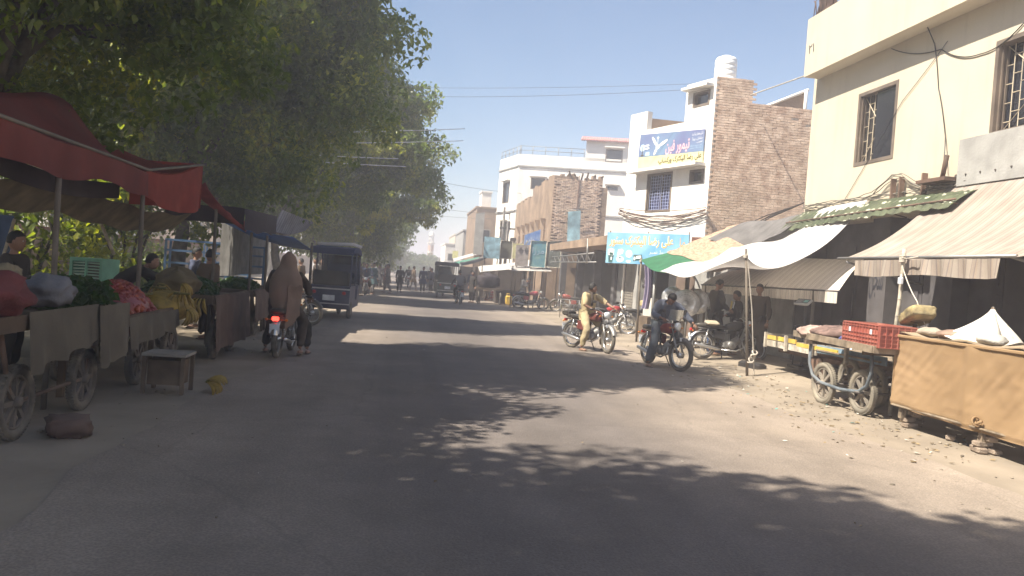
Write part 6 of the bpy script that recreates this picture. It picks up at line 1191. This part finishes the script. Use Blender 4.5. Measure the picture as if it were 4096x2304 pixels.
# minaret
mn = thing('minaret', 'slim orange and white minaret with a white domed lantern far away', 'minaret', (6.9, 220, 0)); orm = mat('salmon_panel', (.55, .3, .18), .8)
b = B(); b.lathe([(.8, 0), (.75, 8.3)], 8, (6.9, 220, 0), sm=False); b.lathe([(.8, 8.302), (1.05, 8.5), (1.05, 8.7), (.6, 8.75)], 8, (6.9, 220, 0), sm=False); b.obj('shaft', whiter, mn, True)
for k in range(8):
    a = 2*pi*(k+.5)/8
    for z0, z1 in ((4, 6), (6.3, 8)): q = B(); q.box((6.9+cos(a)*.72, 220+sin(a)*.72, (z0+z1)/2), (.06, .34, z1-z0), a); q.obj('panel', orm, mn, True)
    q = B(); a = 2*pi*k/8; q.tube([(6.9+cos(a)*.55, 220+sin(a)*.55, 8.75), (6.9+cos(a)*.55, 220+sin(a)*.55, 10.6)], .09, 5); q.obj('column', whiter, mn, True)
q = B(); q.lathe([(.85, 10.6), (.85, 10.8), (.7, 10.85), (.72, 11.2), (.5, 11.6), (.1, 11.85), (.04, 12.1)], 16, (6.9, 220, 0)); q.obj('dome', whiter, mn, True)
mn.location = (4.75, 150, .55); mn.scale = (.72, .72, .682)
# boards and awnings between the dark shop and the far stalls
def board(name, label, x0, x1, y, z0, z1, m, tilt_=0, frame=True, cat='sign', words=()):
    t = thing(name, label, cat, ((x0+x1)/2, y, z0), 0, 'shop boards at the far stalls'); q = B(); q.add([(x0, y, z0), (x1, y, z0+tilt_*.1), (x1, y, z1+tilt_), (x0, y, z1), (x0, y+.06, z0), (x1, y+.06, z0+tilt_*.1), (x1, y+.06, z1+tilt_), (x0, y+.06, z1)], [(0, 1, 2, 3), (7, 6, 5, 4), (0, 4, 5, 1), (3, 2, 6, 7), (0, 3, 7, 4), (1, 5, 6, 2)]); q.obj('panel', m, t, True)
    if frame: q = B(); q.tube([(x0, y-.02, z0), (x1, y-.02, z0+tilt_*.1), (x1, y-.02, z1+tilt_), (x0, y-.02, z1), (x0, y-.02, z0)], .02, 4); q.obj('frame', whp, t, True)
    q = B()
    for x in (x0+.1, x1-.1): q.tube([(x, y+.1, 0), (x, y+.1, z1-.1)], .03, 5)
    q.obj('post', pole_m, t, True)
    for (txt, a, c, z, h, mm) in words: lettering(txt, wframe((x1, y-.012), (x0, y-.012)), a, c, z, h, mm, t, 'faded_lettering')
    return t
tealb = mat('weathered_teal_board', (.06, .2, .28), .8, var=.5, sc=3, col2=(.2, .35, .35), bump=0); greyb = mat('weathered_grey_board', (.2, .22, .2), .8, var=.4, sc=3, bump=0); shb = mat('grey_corrugated', (.38, .33, .31), .8, var=.2, sc=5); bluep = mat('blue_poster', (.08, .17, .42), .7, var=.4, sc=4, col2=(.3, .4, .6), bump=0)
board('shop_board', 'weathered teal painted board with dripping pale letters', 6.2, 7.0, 39.0, 2.1, 3.4, tealb, .05, words=[('مرزا', .1, .7, 2.7, .4, pbl)]); board('shop_board', 'grey half of the painted board with a white edge', 7.02, 7.75, 38.95, 2.15, 3.42, greyb, .1, words=[('سٹور', .15, .6, 2.95, .2, wht), ('فون', .2, .5, 2.4, .12, wht)])
board('shop_board', 'plain grey corrugated sheets beside the teal board', 5.5, 6.15, 39.2, 2.1, 3.15, shb, .05, False, 'board'); board('poster', 'tilted blue poster above the corrugated sheets', 5.95, 6.75, 39.6, 3.2, 3.7, bluep, .35, False, 'poster', words=[('ملن', .1, .5, 3.35, .25, wht)])
board('shop_board', 'light blue board over the far white awnings', 4.55, 5.5, 46, 2.5, 3.75, mat('light_blue_board', (.3, .5, .6), .7, var=.3, bump=0), 0, False); board('shop_board', 'dark olive board next to the light blue one', 5.55, 6.25, 46.2, 2.55, 3.6, mat('dark_olive_board', (.12, .12, .09), .8), 0, True); board('shop_board', 'pale yellow board right of the dark olive one', 6.28, 6.9, 46.1, 2.6, 3.5, mat('pale_yellow_board', (.6, .58, .3), .8), 0, False); board('shop_board', 'small bright yellow board at the far white house', 5.0, 6.3, 84, 2.9, 3.7, mat('bright_yellow_board', (.7, .68, .3), .8), 0, False)
board('shop_board', 'tall narrow grey sheet standing above the far stalls', 5.3, 6.0, 62, 3.0, 6.2, greyc, .2, False, 'board')
for i, (x, y) in enumerate([(5.45, 39.1), (5.75, 39.1), (6.0, 39.1)]): q = B(); q.box((x, y, 3.3), (.06, .04, .22), R=RY(.5)); solo(q.obj('tube_lamp', whp), ['left', 'middle', 'right'][i]+' one of the three short slanted white lamps over the corrugated sheets', 'lamp', 'slanted white lamps')
for i, (fn, m, lb) in enumerate([(lambda u, v: (4.0+3.2*u, 43-1.5*v, 1.95+.7*u**.8-.12*sin(pi*u)-.3*v), cw, 'sagging white cloth awning stretched toward the road at the far stalls'), (lambda u, v: (5.3+2.0*u, 39.6-.9*v, 2.1+.1*u-.25*v), MC['grey_sheet'], 'small grey awning under the teal board'), (lambda u, v: (3.6+2.5*u, 52-1.8*v, 2.2+1.1*u**1.5-.2*v), cgrey, 'dark grey tarp sweeping up behind the white far awning'), (lambda u, v: (3.2+2.4*u, 60-2*v, 2.1+.7*u-.2*v), mat('sea_green_tarp', (.1, .3, .22), .8, trans=.3), 'sea green tarp at the farthest stall'), (lambda u, v: (4.0+2.2*u, 66-2*v, 2.6+.8*u-.2*v), cw, 'distant white awning below the yellow board')]):
    q = B(); q.grid(fn, 16, 8, thick=.01); q2 = q
    solo(q.obj('awning', m), lb, 'awning', 'awnings of the far stalls')
for i, (x, y) in enumerate([(4.05, 42.9), (4.1, 41.6), (5.35, 38.8), (3.7, 51.8), (3.3, 59.5), (4.1, 65.5)]): q = B(); q.tube([(x, y, 0), (x, y, 2.1)], .03, 6); solo(q.obj('stall_pole', pole_m), ['pole at the tip of the sagging white awning', 'nearer pole of the sagging white awning', 'pole under the small grey awning', 'pole of the dark grey far tarp', 'pole of the sea green tarp', 'most distant stall pole'][i], 'pole', 'poles of the far stalls')
for (x, y, w, h, lb) in ((6.0, 43.6, 1.6, 1.9, 'dark stall back behind the sagging white awning'), (5.6, 53.5, 1.6, 2.0, 'dark stall back under the dark grey tarp'), (5.2, 61.5, 1.6, 2.0, 'dark stall back under the sea green tarp')): q = B(); q.bb((x-w/2, y, 0), (x+w/2, y+1.5, h)); q.bb((x-w/2-.1, y-.5, .001), (x+w/2, y-.001, .8)); solo(q.obj('stall', darkc), lb, 'stall', 'dark far stalls')
for i, (x, h) in enumerate([(5.9, 2.0), (6.25, 2.05)]): q = B(); q.grid(lambda u, v: (x+.26*u, 39.3+.05*sin(u*12), h-1.15*v), 10, 6); solo(q.obj('hanging_cloth', palec), ['left', 'right'][i]+' one of two pale cloths hanging below the corrugated sheets', 'cloth', 'pale cloths at the dark shop')
# street poles and wires
for i, (x, y, h, lb) in enumerate([(6.35, 50, 5.0, 'dark utility pole with small box in front of the white corner building'), (6.9, 57, 6.5, 'farther utility pole by the brown house')]):
    p = thing('utility_pole', lb, 'pole', (x, y, 0), 0, 'utility poles'); q = B(); q.tube([(0, 0, 0), (.03, 0, h)], [.12, .08], 8); q.obj('post', dkmetal, p); q = B(); q.bb((-.5, -.04, h-.5), (.5, .04, h-.4)); q.obj('crossarm', dkmetal, p); q = B(); q.rbox((.42, 0, h-1.3), (.35, .35, .6), .04); q.obj('transformer_box', dkmetal, p)
def sky_wire(lb, a, c, sag, r=.012, m=blackp): wire('overhead_wire', lb, [a, c], sag, r, m, 24, 'overhead wires')
thinw = mat('thin_grey_wire', (.1, .1, .11), .7)
sky_wire('overhead wire crossing the sky from the tree crowns to the rooftop hut', (-5, 34, 8.6), (8.9, 23.0, 7.75), .25, .007, thinw); sky_wire('highest faint wire crossing the street above the fan building', (-5, 37, 9.6), (10, 22.7, 8.0), .2, .006, thinw)
sky_wire('faint wire leading from the trees toward the white corner building', (-4, 48, 8.0), (8, 56, 7.5), .4, .012, thinw); sky_wire('lowest faint wire above the far street', (-4, 52, 6.4), (7, 58, 6.0), .3, .012, thinw); sky_wire('faint wire above the minaret', (-4, 60, 6.2), (7, 66, 6.2), .3, .012, thinw)
pw = mat('bright_wire', (.5, .5, .52), .4, .6)
for i, (a, c) in enumerate([((-4.2, 26, 5.6), (2.0, 31.5, 7.3)), ((-4.2, 26.2, 5.3), (2.0, 32, 6.9)), ((-4.5, 25.5, 4.9), (-.5, 29.5, 5.6)), ((-4.6, 25.5, 4.7), (-.2, 30, 5.4))]): sky_wire(['uppermost', 'second', 'third', 'lowest'][i]+' bright wire in front of the dark tree crowns', a, c, .03, .014, pw)
wire('pipe', 'white pipe reaching from the brick wall top to the cream parapet', [(9.9, 22.6, 7.55), (9.2, 17.3, 6.9)], 0, .018, whp)
tg = thing('cable_tangle', 'brown tangle of cables slung across the white building under its grilled window', 'cables', (8, 24, 4)); R = random.Random(9)
for k in range(9):
    q = B(); o1, o2 = R.uniform(-.12, .12), R.uniform(-.3, .15); pts = []
    for i in range(17): u = i/16; p = Mf @ V((Lf*u*1.05-.1, 4.15-.15*u+o1-(.45+o2)*4*u*(1-u)*(.6 if k < 5 else 1.1), .12+.03*sin(i+k))); pts.append(p)
    q.tube(pts, .012, 5); q.obj('cable', rust, tg, True)
tg2 = thing('cable_tangle', 'dark bundle of cables slanting across the bare brick side wall', 'cables', (10.5, 22, 4))
for k in range(5): q = B(); q.tube([(9.75+.05*k, 22.6, 3.2+.1*k), (10.5, 21.8+.1*k, 3.9+.05*sin(k*2)), (10.6, 20.0, 4.2), (9.3, 17.38, 4.5-.08*k)], .014, 5); q.obj('cable', blackp, tg2, True)

# ------------------------------------------------------------------ dusty air
hz = bpy.data.materials.new('haze'); hz.use_nodes = True; n = hz.node_tree.nodes; n.remove(n['Principled BSDF']); pv = n.new('ShaderNodeVolumePrincipled'); pv.inputs['Color'].default_value = (.9, .9, .98, 1); pv.inputs['Density'].default_value = HAZE; pv.inputs['Anisotropy'].default_value = .3
hz.node_tree.links.new(pv.outputs[0], n['Material Output'].inputs['Volume'])
b = B(); b.bb((-620, -310, -1.2), (620, 640, 13.8)); b.obj('haze', hz, kind='stuff', label='thin dusty haze filling the air of the street')
